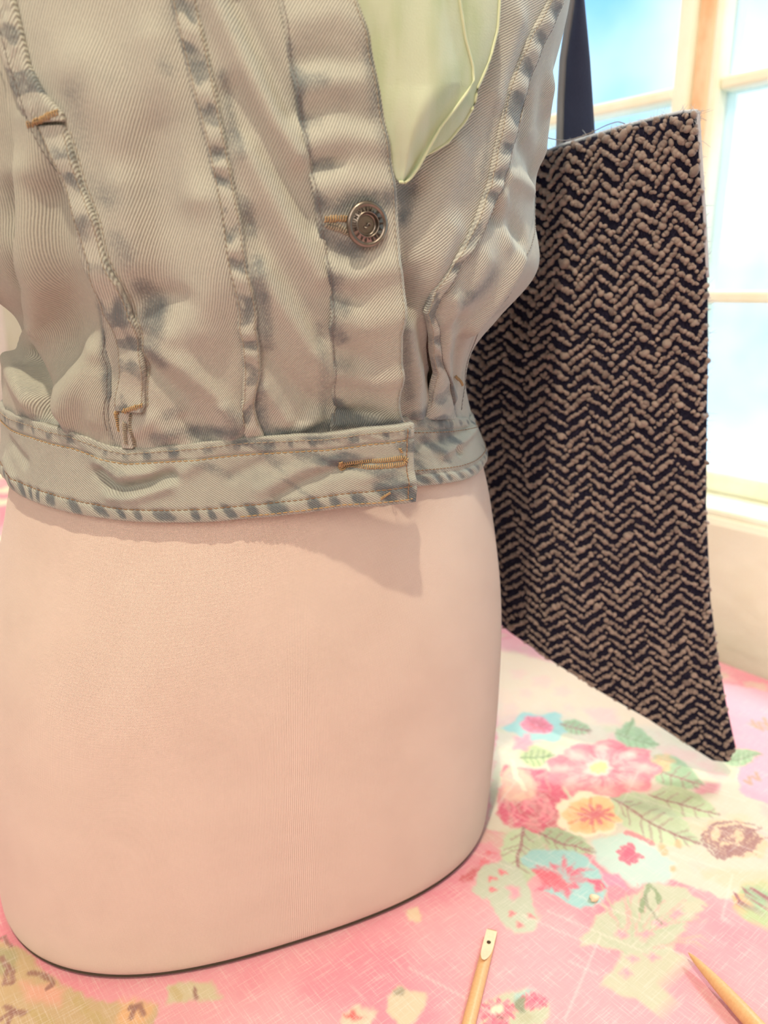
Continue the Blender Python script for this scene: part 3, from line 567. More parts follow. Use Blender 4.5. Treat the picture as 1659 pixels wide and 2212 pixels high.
ethL, _ = unproj([(905, 905), (907, 1086)], 0.0205); ends = float(np.mean(ethL)); end_v = lambda v: ethL[1] * (1 - v) + ethL[0] * v
SURF = {}
def fold3(pts): th, z = unproj(pts, 0.005); return sec_point(th, z)
class Marks:                # soft ridges / valleys or dye and shade marks along traced lines, evaluated in 3-D
    def __init__(s, items): s.it = [(fold3(p) if len(p) > 1 else np.repeat(fold3(p), 2, 0), w * 0.001, h) for p, w, h in items]
    def __call__(s, P):
        q = P.reshape(-1, 3); out = np.zeros(len(q))
        for L, w, h in s.it:
            lo, hi = L.min(0) - 3 * w, L.max(0) + 3 * w; i = np.nonzero(((q > lo) & (q < hi)).all(1))[0]
            if not len(i): continue
            d = np.full(len(i), 9.0)
            for a, c in zip(L[:-1], L[1:]):
                ac = c - a; t = np.clip(((q[i] - a) @ ac) / (ac @ ac + 1e-15), 0, 1); d = np.minimum(d, np.linalg.norm(q[i] - a - t[:, None] * ac, axis=1))
            out[i] += h * np.exp(-(d / w) ** 2)
        return out.reshape(P.shape[:-1])
mm = 0.001
FOLDS = {
 'center': [([(330, 290), (350, 450), (345, 640)], 11, -2.6 * mm), ([(440, 440), (455, 600), (430, 700)], 8, 1.8 * mm), ([(330, 745), (400, 790), (470, 850), (520, 905)], 4, 1.6 * mm), ([(320, 790), (390, 850), (450, 930)], 3.5, -1.4 * mm),
            ([(300, 690), (360, 720)], 4, 1.0 * mm), ([(310, 640), (390, 640)], 4, -1.2 * mm), ([(290, 920), (330, 900), (360, 930)], 4, 1.4 * mm), ([(180, 150), (260, 260)], 9, 1.6 * mm), ([(330, 90), (370, 250), (420, 420)], 6, 1.2 * mm), ([(260, 400), (280, 560)], 6, 1.2 * mm),
            ([(395, 900), (420, 935)], 2.2, -1.0 * mm), ([(480, 870), (500, 930)], 2.5, 1.0 * mm)],
 'inner': [([(455, 0), (520, 130), (590, 260), (640, 330)], 4.5, 2.4 * mm), ([(510, 0), (570, 120), (630, 240)], 4, -2.0 * mm), ([(500, 200), (580, 330), (680, 480)], 4, -1.6 * mm), ([(530, 330), (600, 450), (690, 590)], 4.5, 1.8 * mm),
           ([(545, 480), (610, 590), (690, 720)], 4, -1.4 * mm), ([(565, 590), (640, 690), (715, 800)], 4.5, 1.7 * mm), ([(575, 760), (640, 830), (700, 880)], 4, -1.3 * mm), ([(570, 830), (620, 900)], 3, 1.2 * mm), ([(650, 920), (690, 890)], 3, 1.3 * mm)],
 'side': [([(110, 420), (140, 600), (160, 740)], 10, -3.2 * mm), ([(55, 380), (70, 600), (75, 700)], 7, 2.6 * mm), ([(10, 790), (40, 830), (60, 860)], 5, 3.0 * mm), ([(190, 760), (160, 840), (130, 880)], 6, 3.0 * mm), ([(60, 780), (85, 850), (95, 890)], 5, -5.0 * mm), ([(210, 820), (200, 900)], 4, 1.0 * mm), ([(60, 260), (90, 380)], 5, 1.2 * mm)],
 'placket': [([(640, 140), (700, 130), (760, 150)], 4, -1.0 * mm), ([(640, 190), (700, 180), (770, 170)], 4.5, 1.2 * mm), ([(655, 260), (720, 240), (790, 260)], 4, -0.9 * mm), ([(660, 310), (740, 295), (820, 310)], 4.5, 1.1 * mm), ([(670, 360), (730, 350)], 3, -1.2 * mm), ([(680, 410), (760, 395), (830, 400)], 5, 1.1 * mm),
             ([(700, 530), (760, 550)], 4, -1.3 * mm), ([(700, 575), (760, 590), (840, 570)], 4.5, 1.2 * mm), ([(705, 625), (770, 640)], 3.5, -0.9 * mm), ([(712, 680), (780, 690), (860, 660)], 5, 1.2 * mm), ([(715, 740), (790, 760)], 4, -1.0 * mm), ([(720, 790), (800, 800), (860, 770)], 4, 1.1 * mm), ([(720, 880), (790, 885)], 3.5, -1.4 * mm), ([(725, 905), (800, 895)], 2.5, 1.0 * mm), ([(640, 50), (720, 40), (770, 70)], 5, 1.0 * mm)],
 'right_front': [([(1000, 330), (960, 430), (930, 540)], 7, 1.3 * mm), ([(905, 420), (890, 560), (900, 640)], 6, -1.6 * mm), ([(890, 620), (930, 740), (960, 840)], 5, -2.4 * mm), ([(900, 700), (915, 800), (905, 890)], 5, 1.5 * mm), ([(1130, 40), (1080, 200)], 6, 1.2 * mm), ([(985, 500), (940, 600)], 5, 1.2 * mm)],
 'right_side': [([(1190, 190), (1200, 250), (1195, 320)], 7, 2.4 * mm), ([(1150, 230), (1140, 310), (1165, 370)], 6, -1.6 * mm), ([(1150, 130), (1130, 260)], 3, 1.4 * mm), ([(1095, 430), (1110, 520)], 5, 1.4 * mm), ([(1110, 380), (1160, 410)], 4, 1.3 * mm), ([(1075, 450), (1140, 520)], 5, -1.8 * mm),
                ([(1130, 560), (1080, 640), (1030, 700)], 5, 2.6 * mm), ([(1060, 560), (1010, 650)], 5, 1.0 * mm), ([(985, 640), (970, 760), (985, 860)], 4, 1.8 * mm), ([(1010, 720), (1000, 820)], 3.5, -1.6 * mm), ([(1000, 680), (960, 720)], 4, -1.2 * mm)],
 'back_left': [([(10, 420), (25, 600)], 5, -2.5 * mm)],
}
DYE_SHADE = {
 'center': [([(300, 620), (330, 660)], 5, 0.55), ([(310, 690), (335, 710)], 4, 0.5), ([(320, 745), (345, 775)], 4, 0.55), ([(250, 520), (265, 545)], 5, 0.4), ([(215, 410), (235, 430)], 6, 0.35), ([(330, 940), (400, 925)], 3.5, 0.4), ([(355, 890), (380, 880)], 3, 0.35), ([(425, 930), (500, 925)], 3, 0.5), ([(160, 200), (170, 300)], 6, 0.3), ([(350, 140), (360, 150)], 4, 0.3), ([(480, 870), (500, 900)], 4, 0.3), ([(380, 60), (360, 30)], 5, 0.2)],
 'inner': [([(480, 160), (500, 260), (520, 330)], 2.5, 0.35), ([(555, 560), (570, 660), (580, 740)], 3, 0.4), ([(530, 440), (545, 500)], 3, 0.35), ([(690, 700), (705, 880)], 3, 0.3), ([(600, 930), (710, 915)], 3, 0.5), ([(640, 170), (650, 230)], 3, 0.2), ([(560, 830), (570, 920)], 3.5, 0.3)],
 'side': [([(235, 850), (225, 760), (205, 660)], 2.5, 0.4), ([(150, 930), (60, 900), (10, 885)], 3, 0.35), ([(40, 800), (60, 850)], 4, 0.25)],
 'placket': [([(640, 180), (690, 178)], 3.5, 0.45), ([(625, 100), (640, 200), (655, 320)], 2.5, 0.35), ([(670, 355), (710, 352)], 3, 0.5), ([(800, 150), (812, 250), (830, 330)], 5, 0.4), ([(690, 440), (720, 455), (760, 435), (820, 430)], 4, 0.62), ([(700, 505), (740, 530), (770, 535)], 4, 0.62), ([(700, 590), (720, 600)], 4, 0.5), ([(710, 640), (740, 655)], 4, 0.5), ([(716, 700), (735, 720)], 4, 0.5), ([(722, 880), (780, 905), (860, 895)], 4, 0.75), ([(725, 860), (735, 900)], 3.5, 0.6), ([(720, 770), (750, 775)], 3.5, 0.3), ([(850, 380), (850, 430)], 4, 0.4), ([(650, 260), (690, 255)], 3, 0.25), ([(760, 60), (790, 110)], 5, 0.25)],
 'right_front': [([(880, 410), (895, 440), (885, 470)], 4, 0.6), ([(905, 350), (905, 400)], 4, 0.45), ([(875, 560), (880, 700), (890, 850)], 3.5, 0.4), ([(925, 890), (900, 895)], 3, 0.5), ([(1080, 200), (1060, 330), (1040, 420)], 2.5, 0.25)],  # long mark beside the placket edge paints its shade into the dye
 'right_side': [([(1172, 420), (1160, 490), (1138, 560), (1092, 628), (1048, 688), (1024, 755), (1008, 830)], 1.6, 0.3), ([(1010, 640), (1050, 620), (1075, 590)], 5, 0.45), ([(955, 870), (985, 890)], 5, 0.5), ([(965, 830), (985, 850)], 4, 0.35), ([(1170, 430), (1165, 500)], 3, 0.3), ([(1110, 650), (1060, 690)], 3, 0.3)],
 'back_left': [],
}
def panel(name, mat, L, R, zb, fam, off=OFF, nx=120, nz=260, prof=None, dye=None, zt=ZT, extra=None, ripple=0.0012, thick=0.0016, rub_shade=(0, 0, 0)):
    w = np.linspace(0, 1, nx)[None, :]; t = np.linspace(0, 1, nz)[:, None]; z = 0.262 + (zt - 0.262) * t + 0 * w
    for _ in range(4): th = L(z) * (1 - w) + R(z) * w; z0 = zb(th); z = z0 + (zt - z0) * t
    th = L(z) * (1 - w) + R(z) * w; P, N = surf(th, z); S = arc(th)
    d = np.zeros_like(th) + off + 1.6 * Marks(FOLDS.get(fam, []))(P) + ripple * (fbm(S.ravel() * 60, z.ravel() * 45, 61, 2) - 0.5).reshape(th.shape)
    d += 0.0006 * np.exp(-((z - z0) / 0.008)) * np.sin(S * 330 + 3 * fbm(S.ravel() * 90, z.ravel() * 10, 9, 1).reshape(th.shape))      # gathers where it meets the waistband
    wr = 1.15 * Marks(DYE_SHADE.get(fam, []))(P)
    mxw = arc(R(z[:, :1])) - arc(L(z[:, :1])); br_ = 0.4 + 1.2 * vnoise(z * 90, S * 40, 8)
    wr = wr + (rub_shade[0] * np.exp(-w * mxw / 0.0028) + rub_shade[1] * np.exp(-(1 - w) * mxw / 0.0028)) * br_ + rub_shade[2] * np.exp(-(z - z0) / 0.0035) * (0.3 + 1.4 * vnoise(S * 120, z * 60, 18))
    if prof is not None: d = d + prof(w, t, S, z)
    if extra is not None: d = d + extra(th, z)
    if dye is not None: wr = wr + dye(w, t, S, z)
    Q = P + N * d[..., None]; SURF_add(Q, name)
    # turned-in rim all round gives the cloth its thickness
    Qi = P + N * (d - thick)[..., None]; idx = np.arange(nx * nz).reshape(nz, nx)
    loop = np.r_[idx[0, :], idx[1:, -1], idx[-1, -2::-1], idx[-2:0:-1, 0]]; V = np.r_[Q.reshape(-1, 3), Qi.reshape(-1, 3)[loop]]
    nl = len(loop); bi = nx * nz + np.arange(nl); F = np.r_[grid_faces(nz, nx), np.stack([np.roll(loop, -1), loop, bi, np.roll(bi, -1)], -1)]
    uv = np.stack([S.ravel(), z.ravel()], -1); uv = np.r_[uv, uv[loop]]; wr = np.r_[wr.ravel(), wr.ravel()[loop]]
    return under(np_mesh(name, V, F, M[mat], uv=uv, attrs={'wear_shade': np.clip(wr, 0, 1)}), VEST)
BVH = []
def SURF_add(Q, name):
    nz, nx = Q.shape[:2]; s = max(1, nx // 140); Q = Q[:, ::s] if s > 1 else Q; nz, nx = Q.shape[:2]
    BVH.append(BVHTree.FromPolygons([Vector(p) for p in Q.reshape(-1, 3)], grid_faces(nz, nx).tolist()))
def drape(th, z, lift=0.0003):
    """points on the outermost cloth at (theta, z)"""
    P, N = surf(np.asarray(th, float), np.asarray(z, float)); out = []
    for p, n in zip(P.reshape(-1, 3), N.reshape(-1, 3)):
        o = Vector(p) + Vector(n) * 0.045; best = None
        for b in BVH:
            h = b.ray_cast(o, -Vector(n), 0.06)
            if h[0] is not None and (best is None or h[3] < best[1]): best = (h[0], h[3])
        out.append((best[0] if best else Vector(p) + Vector(n) * OFF) + Vector(n) * lift)
    return np.array(out), N.reshape(-1, 3)

stand = lambda th, z: 0.0
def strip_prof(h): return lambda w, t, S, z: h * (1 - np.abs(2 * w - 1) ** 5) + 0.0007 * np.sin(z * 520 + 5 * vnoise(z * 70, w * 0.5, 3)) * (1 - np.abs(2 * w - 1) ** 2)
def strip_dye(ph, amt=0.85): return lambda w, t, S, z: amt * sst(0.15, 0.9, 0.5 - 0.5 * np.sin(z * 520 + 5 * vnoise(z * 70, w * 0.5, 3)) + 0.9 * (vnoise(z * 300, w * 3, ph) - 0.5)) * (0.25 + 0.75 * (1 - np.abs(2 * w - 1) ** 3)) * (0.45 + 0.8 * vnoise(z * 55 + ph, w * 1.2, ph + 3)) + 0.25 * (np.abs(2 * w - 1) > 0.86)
zb_l = lambda th: band_top(th) - 0.0008 - 0.007 * sst(0.35, 0.8, (arc(th) - arc(ethL.mean()) + 0.075) / 0.075); zb_r = lambda th: band_top_r(th) - 0.0008
flat_back = lambda th: np.full_like(th, 0.258)

panel('back_panel', 'denim', const(0.52), const(math.pi - 0.62), flat_back, 'back', nx=90, nz=70, ripple=0.003)
panel('back_side_panel', 'denim_steep', const(-math.pi - 0.65), lambda z: fold_l(z) + 0.03, lambda th: np.full_like(th, 0.256), 'back_left', off=0.0022, nx=110, nz=160, ripple=0.003)
panel('front_side_panel', 'denim_steep', fold_l, lambda z: seam_w(z) + dth(0.8, seam_w(z)), zb_l, 'side', off=0.0046, nx=170, nz=300, rub_shade=(0.1, 0.4, 0.3))
panel('front_center_panel', 'denim', lambda z: seam_w(z), lambda z: s1l(z) + dth(1, s1l(z)), zb_l, 'center', off=0.0046, nx=260, nz=300, rub_shade=(0.35, 0.3, 0.45))
panel('inner_front_panel', 'denim', lambda z: s1r(z) - dth(1, s1r(z)), lambda z: seam_pl(z) + dth(1.5, seam_pl(z)), zb_l, 'inner', off=0.0046, nx=170, nz=300, rub_shade=(0.55, 0.3, 0.4))
panel('seam_strip', 'denim_flat', s1l, s1r, zb_l, 'none', off=0.0052, nx=40, nz=420, prof=strip_prof(0.0011), dye=strip_dye(1))
panel('button_placket', 'denim_flat', seam_pl, edge_pl, zb_l, 'placket', off=0.0056, nx=170, nz=320, prof=lambda w, t, S, z: 0.0008 * (1 - np.abs(2 * w - 1) ** 9) + 0.0022 * sst(0.2, 1.0, w) + 0.0065 * sst(0.3, 1, w) * (1 - sst(0.262, 0.335, z)),
      dye=lambda w, t, S, z: 0.3 * np.exp(-((w - 0.97) / 0.02) ** 2) + 0.25 * np.exp(-((w - 0.02) / 0.03) ** 2) - 0.5 * sst(0.975, 1.0, w))
panel('right_front_panel', 'denim_right', lambda z: edge_pl(z) - dth(14, edge_pl(z)), lambda z: s2l(z) + dth(1, s2l(z)), zb_r, 'right_front', off=0.003, nx=200, nz=300, rub_shade=(0, 0.35, 0.4))  # darkening toward the seam strip is painted shade of the groove beside it
panel('seam_strip', 'denim_right', s2l, s2r, zb_r, 'none', off=0.0036, nx=40, nz=420, prof=strip_prof(0.0014), dye=strip_dye(5, 0.8))
panel('right_side_panel', 'denim_right_side', lambda z: s2r(z) - dth(0.8, s2r(z)), const(0.56), zb_r, 'right_side', off=0.003, nx=200, nz=300, rub_shade=(0.3, 0, 0.4))
# pocket welt: lower strip, upper frayed strip
wl_ = zfun([(80, 280), (120, 360), (150, 450), (185, 560), (215, 660), (245, 730), (255, 800), (246, 882)], 0.006); wr_ = zfun([(131, 258), (150, 320), (175, 400), (205, 480), (250, 600), (280, 670), (300, 750), (310, 866)], 0.006)
th_, z_ = unproj([(255, 880), (105, 268)], 0.006)
welt = panel('pocket_welt', 'denim_flat', wl_, wr_, const(z_[0]), 'none', off=0.0058, nx=50, nz=320, zt=float(z_[1]), prof=lambda w, t, S, z: 0.0013 * (1 - np.abs(2 * w - 1) ** 6) + 0.0006 * np.sin(z * 380), dye=lambda w, t, S, z: strip_dye(9, 0.7)(w, t, S, z) + 0.35 * (1 - np.abs(2 * w - 1) ** 2) * sst(0.52, 0.6, vnoise(z * 60, w, 4)))
ul_ = zfun([(-15, 60), (0, 110), (25, 190), (58, 268)], 0.006); ur_ = zfun([(42, 60), (60, 140), (90, 195), (131, 240)], 0.006)
th_, z_ = unproj([(75, 262)], 0.006)
panel('frayed_pocket_edge', 'denim_flat', ul_, ur_, const(z_[0]), 'none', off=0.0066, nx=50, nz=200, zt=0.455, prof=lambda w, t, S, z: 0.0012 * (1 - np.abs(2 * w - 1) ** 6) + 0.0012 * (fbm(S.ravel() * 500, z.ravel() * 300, 19, 2) - 0.5).reshape(S.shape), dye=lambda w, t, S, z: 0.7 * sst(0.5, 0.62, fbm(S.ravel() * 120, z.ravel() * 160, 29, 2)).reshape(S.shape) - 0.1)
tl = zfun([(254, 885), (258, 966)], 0.006); tr_ = zfun([(276, 880), (283, 966)], 0.006)
th_, z_ = unproj([(270, 964), (266, 884)], 0.006)
panel('seam_tab', 'denim_flat', tl, tr_, const(z_[0]), 'none', off=0.0060, nx=20, nz=50, zt=float(z_[1]), prof=lambda w, t, S, z: 0.0005 * (1 - np.abs(2 * w - 1) ** 4), dye=lambda w, t, S, z: 0.15 + 0 * z)

# waistband: overlapping left end stands off the form, right end lies underneath
lift_px = lambda p: 0.0055 + 0.0155 * sst(0, 1, (np.array(p, float)[:, 0] - 530) / 363) ** 1.3
top_pts = [(5, 885), (60, 905), (150, 930), (240, 963), (270, 970), (350, 962), (500, 945), (600, 936), (700, 925), (800, 904), (892, 894)]; band_lift_top = tfun(top_pts, lift_px(top_pts))
hem_pts = [(8, 1040), (25, 1065), (60, 1085), (150, 1112), (250, 1128), (350, 1133), (450, 1130), (600, 1117), (750, 1104), (893, 1099)]; hem_l = tfun(hem_pts, lift_px(hem_pts))
hem_r = tfun([(870, 1060), (895, 1056), (960, 1050), (1010, 1042), (1040, 1028), (1056, 1008)], 0.005)
def band(name, t0, t1, ztop, zbot, off, lift, nx, nz, fam_folds, fam_dye, folds, dyes):
    w = np.linspace(0, 1, nx)[None, :]; v = np.linspace(0, 1, nz)[:, None]; th = t0 + ((t1(v) if callable(t1) else t1) - t0) * w + 0 * v
    z = zbot(th) * (1 - v) + ztop(th) * v; P, N = surf(th, z); S = arc(th)
    d = off + lift(th) + 0.0010 * (1 - np.abs(2 * v - 1) ** 8) + 1.4 * Marks(folds)(P) + 0.0009 * (fbm(S.ravel() * 70, z.ravel() * 60, 91, 2) - 0.5).reshape(th.shape)
    for vc in (0.16, 0.80): d -= 0.00055 * np.exp(-((v - vc) / 0.018) ** 2)
    pk = np.sin(S * 640 + v * 9 + 8 * vnoise(S * 60, v * 3 + 0 * S, 2)); lo_ = np.exp(-((v - 0.085) / 0.09) ** 2); hi_ = np.exp(-((v - 0.90) / 0.07) ** 2)
    d += 0.0004 * pk * (lo_ + 0.7 * hi_)
    wr = Marks(dyes)(P) + (1.0 * lo_ * sst(-0.6, 0.9, -pk) + 0.7 * hi_ * sst(0.1, 0.9, -np.sin(S * 520 + 5 * vnoise(S * 90, v, 6)))) * (0.6 + 0.6 * vnoise(S * 40, v * 1.5, 12)) + 0.75 * sst(0.45, 0.8, fbm((S * 70 + v * 2.5).ravel(), (v * 3 + 0 * S).ravel(), 44, 3)).reshape(S.shape) * (0.35 + 0.65 * sst(arc(np.array(-2.6)), s_end, S))
    wr -= 0.35 * np.exp(-(v / 0.03) ** 2) + 0.3 * np.exp(-((1 - v) / 0.02) ** 2)
    Q = P + N * d[..., None]; SURF_add(Q, name); back = P + N * (d - 0.0026)[..., None]; V = np.r_[Q.reshape(-1, 3), back.reshape(-1, 3)]
    idx = np.arange(nx * nz).reshape(nz, nx); loop = np.r_[idx[0, :], idx[1:, -1], idx[-1, -2::-1], idx[-2:0:-1, 0]]; o = nx * nz
    F = np.r_[grid_faces(nz, nx), grid_faces(nz, nx, o)[:, ::-1], np.stack([np.roll(loop, -1), loop, loop + o, np.roll(loop, -1) + o], -1)]
    uv = np.stack([S.ravel(), z.ravel()], -1); wr = np.clip(wr.ravel(), 0, 1)
    return under(np_mesh(name, V, F, M['denim_band'], uv=np.r_[uv, uv], attrs={'wear_shade': np.r_[wr, wr]}), VEST)
s_end = arc(ends)
lift_l = lambda th: 0.0155 * sst(0, 1, (arc(th) - s_end + 0.075) / 0.075) ** 1.3
bl = band('waistband', -math.pi - 0.55, end_v, lambda th: band_lift_top(th) + 0.0004, hem_l, 0.0052, lift_l, 620, 70, None, None,
     [([(215, 1020), (240, 1052), (265, 1060), (310, 1050), (370, 1028)], 2.6, -2.6 * mm), ([(240, 1075), (290, 1075), (360, 1050)], 3, 1.8 * mm), ([(220, 1000), (260, 1028), (320, 1022)], 3, 1.6 * mm), ([(390, 1020), (420, 1000)], 3, 1.0 * mm), ([(560, 1060), (640, 1010), (700, 985)], 3.5, 1.3 * mm), ([(600, 1075), (690, 1020), (740, 1000)], 2.8, -1.5 * mm),
      ([(500, 1030), (560, 1000)], 3, -0.8 * mm), ([(30, 960), (60, 1000)], 3, -1.2 * mm), ([(20, 1000), (35, 1040)], 3, 1.2 * mm), ([(690, 985), (730, 1000), (770, 985)], 2.0, -1.0 * mm), ([(800, 1050), (850, 1040)], 3, 0.8 * mm), ([(760, 1030), (800, 1015)], 3, 0.9 * mm)],
     [([(690, 985), (720, 995)], 3, 0.5), ([(880, 940), (888, 1000), (885, 1060)], 1.6, 0.45), ([(790, 1050), (820, 1060)], 4, 0.35), ([(330, 955), (520, 945), (700, 930)], 1.8, 0.25), ([(410, 1040), (430, 1000)], 3, 0.2)])
# dress form side of the opening
def _bt(th): return np.interp(th, [0.1, 0.5, 1.2], [0, 0.3, 1.0]) * 0
br = band('under_waistband', ends - 0.22, math.pi - 0.56 + 0.02, lambda th: np.where(th < 0.3, band_top_r(th), 0.2585) + 0.0004, lambda th: np.where(th < 0.3, hem_r(th), hem_r(np.array(0.3))), 0.0034, lambda th: 0.0, 420, 60, None, None,
     [([(910, 960), (960, 955), (1010, 935)], 2.5, -0.9 * mm), ([(960, 985), (1000, 960), (1030, 930)], 2.5, 1.4 * mm), ([(990, 975), (1000, 985)], 1.6, -1.2 * mm)], [])

# ---- stitching: each thread run is one piece of stuff made of single stitches
def stitches(name, mat, th, z, pitch=0.0024, ln=0.0019, rad=0.00026, lift=0.0002, parent=None):
    P, N = drape(th, z, lift); seg = np.r_[0, np.cumsum(np.linalg.norm(np.diff(P, axis=0), axis=1))]; m = MB(); s = 0.0
    while s + ln < seg[-1]:
        q = [np.array([np.interp(x, seg, P[:, k]) for k in range(3)]) for x in (s, s + ln * 0.5, s + ln)]; nn = N[min(len(N) - 1, int(np.searchsorted(seg, s)))]
        q[1] = q[1] + nn * rad * 0.6; q[0] = q[0] - nn * rad * 0.5; q[2] = q[2] - nn * rad * 0.5; m.tube(q, [rad * 0.8, rad, rad * 0.8], 5); s += pitch * (0.96 + 0.08 * random.random())
    o = under(m.build(name, M[mat]), VEST); o['kind'] = 'stuff'; return o
def along_z(fun, z0, z1, mmoff, n=160): z = np.linspace(z0, z1, n); th = fun(z); return th + dth(mmoff, th), z
for fun, z0, z1, o_, mt in ((s1l, 0.262, 0.44, 0.9, 'tan'), (s1r, 0.262, 0.44, -1.0, 'tan'), (seam_pl, 0.262, 0.44, 0.9, 'indigo'), (edge_pl, 0.262, 0.45, -1.7, 'tan'), (seam_w, 0.26, 0.43, -1.0, 'indigo'),
                            (s2l, 0.262, 0.46, 0.9, 'tan'), (s2r, 0.262, 0.46, -1.0, 'indigo')):
    stitches('stitching', mt, *along_z(fun, z0, z1, o_), pitch=0.0022, rad=0.00014)
ths_, zs_ = unproj([(1172, 420), (1160, 490), (1138, 560), (1092, 628), (1048, 688), (1024, 755), (1008, 830), (1002, 890)], 0.004); u_ = np.linspace(0, 7, 120)
stitches('armhole_stitching', 'indigo', np.interp(u_, np.arange(8), ths_), np.interp(u_, np.arange(8), zs_), pitch=0.0022, rad=0.00018)
zz_w = [unproj([p], 0.006)[1][0] for p in ((255, 872), (105, 268))]
stitches('stitching', 'tan', *along_z(wr_, zz_w[0], zz_w[1], -0.9), pitch=0.0022, rad=0.00014); stitches('stitching', 'tan', *along_z(wr_, zz_w[0], zz_w[1], 0.9), pitch=0.0022, rad=0.00013)
stitches('stitching', 'tan', *along_z(wl_, zz_w[0], zz_w[1], 0.9), pitch=0.0022, rad=0.00013)
thb = np.linspace(-math.pi - 0.3, ends - 0.01, 320)
def bz(th, v): return hem_l(th) * (1 - v) + band_lift_top(th) * v
stitches('stitching', 'gold', thb, bz(thb, 0.80), rad=0.00024); stitches('stitching', 'brown', thb, bz(thb, 0.16), rad=0.00022); stitches('stitching', 'tan', thb, bz(thb, 0.955), rad=0.0002); 
th2 = thb[thb > ends - 0.5]; stitches('stitching', 'gold', th2, bz(th2, 0.035), rad=0.00026)
for dd in (1.3, 3.6): vv = np.linspace(0.03, 0.97, 50); tt = end_v(vv) - dth(dd, ends); stitches('stitching', 'brown', tt, bz(tt, vv), pitch=0.002, rad=0.00024)
thr = np.linspace(ends + 0.02, 0.25, 90)
for v_ in (0.22, 0.78): stitches('stitching', 'brown', thr, hem_r(thr) * (1 - v_) + band_top_r(thr) * v_, rad=0.0002)

def loops(name, mat, pts, half, step=0.00085, rad=0.00026, off=0.006, jit=0.15):      # dense cross stitches along a traced path: bar tacks and buttonholes
    th, z = unproj(pts, off); n = 60; u = np.linspace(0, len(pts) - 1, n); th = np.interp(u, np.arange(len(pts)), th); z = np.interp(u, np.arange(len(pts)), z)
    P, N = drape(th, z, 0.0002); seg = np.r_[0, np.cumsum(np.linalg.norm(np.diff(P, axis=0), axis=1))]; m = MB()
    for s in np.arange(0, seg[-1], step):
        p = np.array([np.interp(s, seg, P[:, k]) for k in range(3)]); q = np.array([np.interp(min(s + 0.0006, seg[-1] + 0.0006), seg, P[:, k]) for k in range(3)]); p0 = np.array([np.interp(max(s - 0.0006, 0), seg, P[:, k]) for k in range(3)])
        nn = N[min(n - 1, int(np.searchsorted(seg, s)))]; t_ = q - p0; t_ /= np.linalg.norm(t_) + 1e-12; c = np.cross(nn, t_); h = half * (1 + jit * RNG.normal()); sl = t_ * 0.0004
        m.tube([p - c * h - nn * 0.0002 - sl, p - c * h * 0.5 + nn * 0.0003, p + nn * 0.00045, p + c * h * 0.5 + nn * 0.0003, p + c * h - nn * 0.0002 + sl], rad, 5)
    o = under(m.build(name, M[mat]), VEST); return o
loops('bar_tack', 'gold', [(60, 266), (95, 256), (130, 240)], 0.0010); loops('bar_tack', 'gold', [(244, 888), (270, 878), (306, 866)], 0.0008); loops('bar_tack', 'gold', [(243, 888), (247, 905), (250, 925)], 0.0006, 0.0009); loops('bar_tack', 'tan', [(276, 890), (280, 925), (284, 960)], 0.0006, 0.0009)
loops('bar_tack', 'tan', [(266, 905), (268, 955)], 0.0008, 0.0008, 0.00022)
bh = loops('buttonhole', 'gold', [(738, 1000), (775, 992), (830, 986), (852, 982), (860, 990), (856, 1001), (840, 1004), (790, 1008), (740, 1004)], 0.0010, 0.00085, 0.00027, 0.013)
loops('bar_tack', 'gold', [(737, 994), (745, 1016)], 0.0014, 0.0008, 0.00028, 0.013)
loops('buttonhole', 'gold', [(706, 470), (735, 468), (765, 470), (790, 476)], 0.0011, 0.0009, 0.00028, 0.008); loops('buttonhole', 'tan', [(708, 482), (735, 488), (765, 502), (785, 512)], 0.0011, 0.0009, 0.00028, 0.008)
loops('thread_end', 'gold', [(812, 1080), (828, 1068)], 0.0004, 0.0006, 0.00024, 0.012); loops('thread_end', 'gold', [(842, 950), (846, 962)], 0.0004, 0.0008, 0.0003, 0.012); loops('thread_end', 'gold', [(880, 1050), (882, 1066)], 0.0004, 0.0008, 0.0003, 0.012)
loops('bar_tack', 'gold', [(998, 812), (1004, 832)], 0.0006, 0.0008, 0.00026, 0.004)

# ---- tack button with raised lettering
th_, z_ = unproj([(800, 480)], 0.011); P, N = drape(th_, z_, 0.0); bp = Vector(P[0]); bn = Vector(N[0])
bn = (bn + Vector((0.10, -0.15, -0.02))).normalized(); up = Vector((0, 0, 1)); bx = up.cross(bn).normalized(); by = bn.cross(bx)
BM = Matrix(((bx.x, by.x, bn.x, bp.x), (bx.y, by.y, bn.y, bp.y), (bx.z, by.z, bn.z, bp.z), (0, 0, 0, 1))) @ Matrix.Scale(0.94, 4); R = 0.0082
BUT = under(MB().lathe([(0.0005, -0.0012), (0.0030, -0.0010), (0.0035, 0.0008), (0.0070, 0.0008), (0.0079, 0.0013), (R, 0.0021), (0.0081, 0.0028), (0.0076, 0.0033), (0.0070, 0.00345), (0.0066, 0.0033), (0.00645, 0.0030), (0.0062, 0.0030), (0.0061, 0.0031), (0.0046, 0.0031), (0.0045, 0.0034), (0.0043, 0.00345), (0.0041, 0.0031), (0.0038, 0.0020), (0.0034, 0.0013), (0.0031, 0.0015), (0.0028, 0.0016), (0.0022, 0.0014), (0.0012, 0.0018), (0.0002, 0.0019)], 72, BM).build('tack_button', M['brass']), VEST)
def sub(o, par):
    o.parent = par; o.matrix_parent_inverse = par.matrix_parent_inverse.copy() if False else Matrix.Identity(4); return o
def button_child(o):
    # the button's own matrix is the vest's translation undone, so its local frame is the room's
    o.parent = BUT; return o
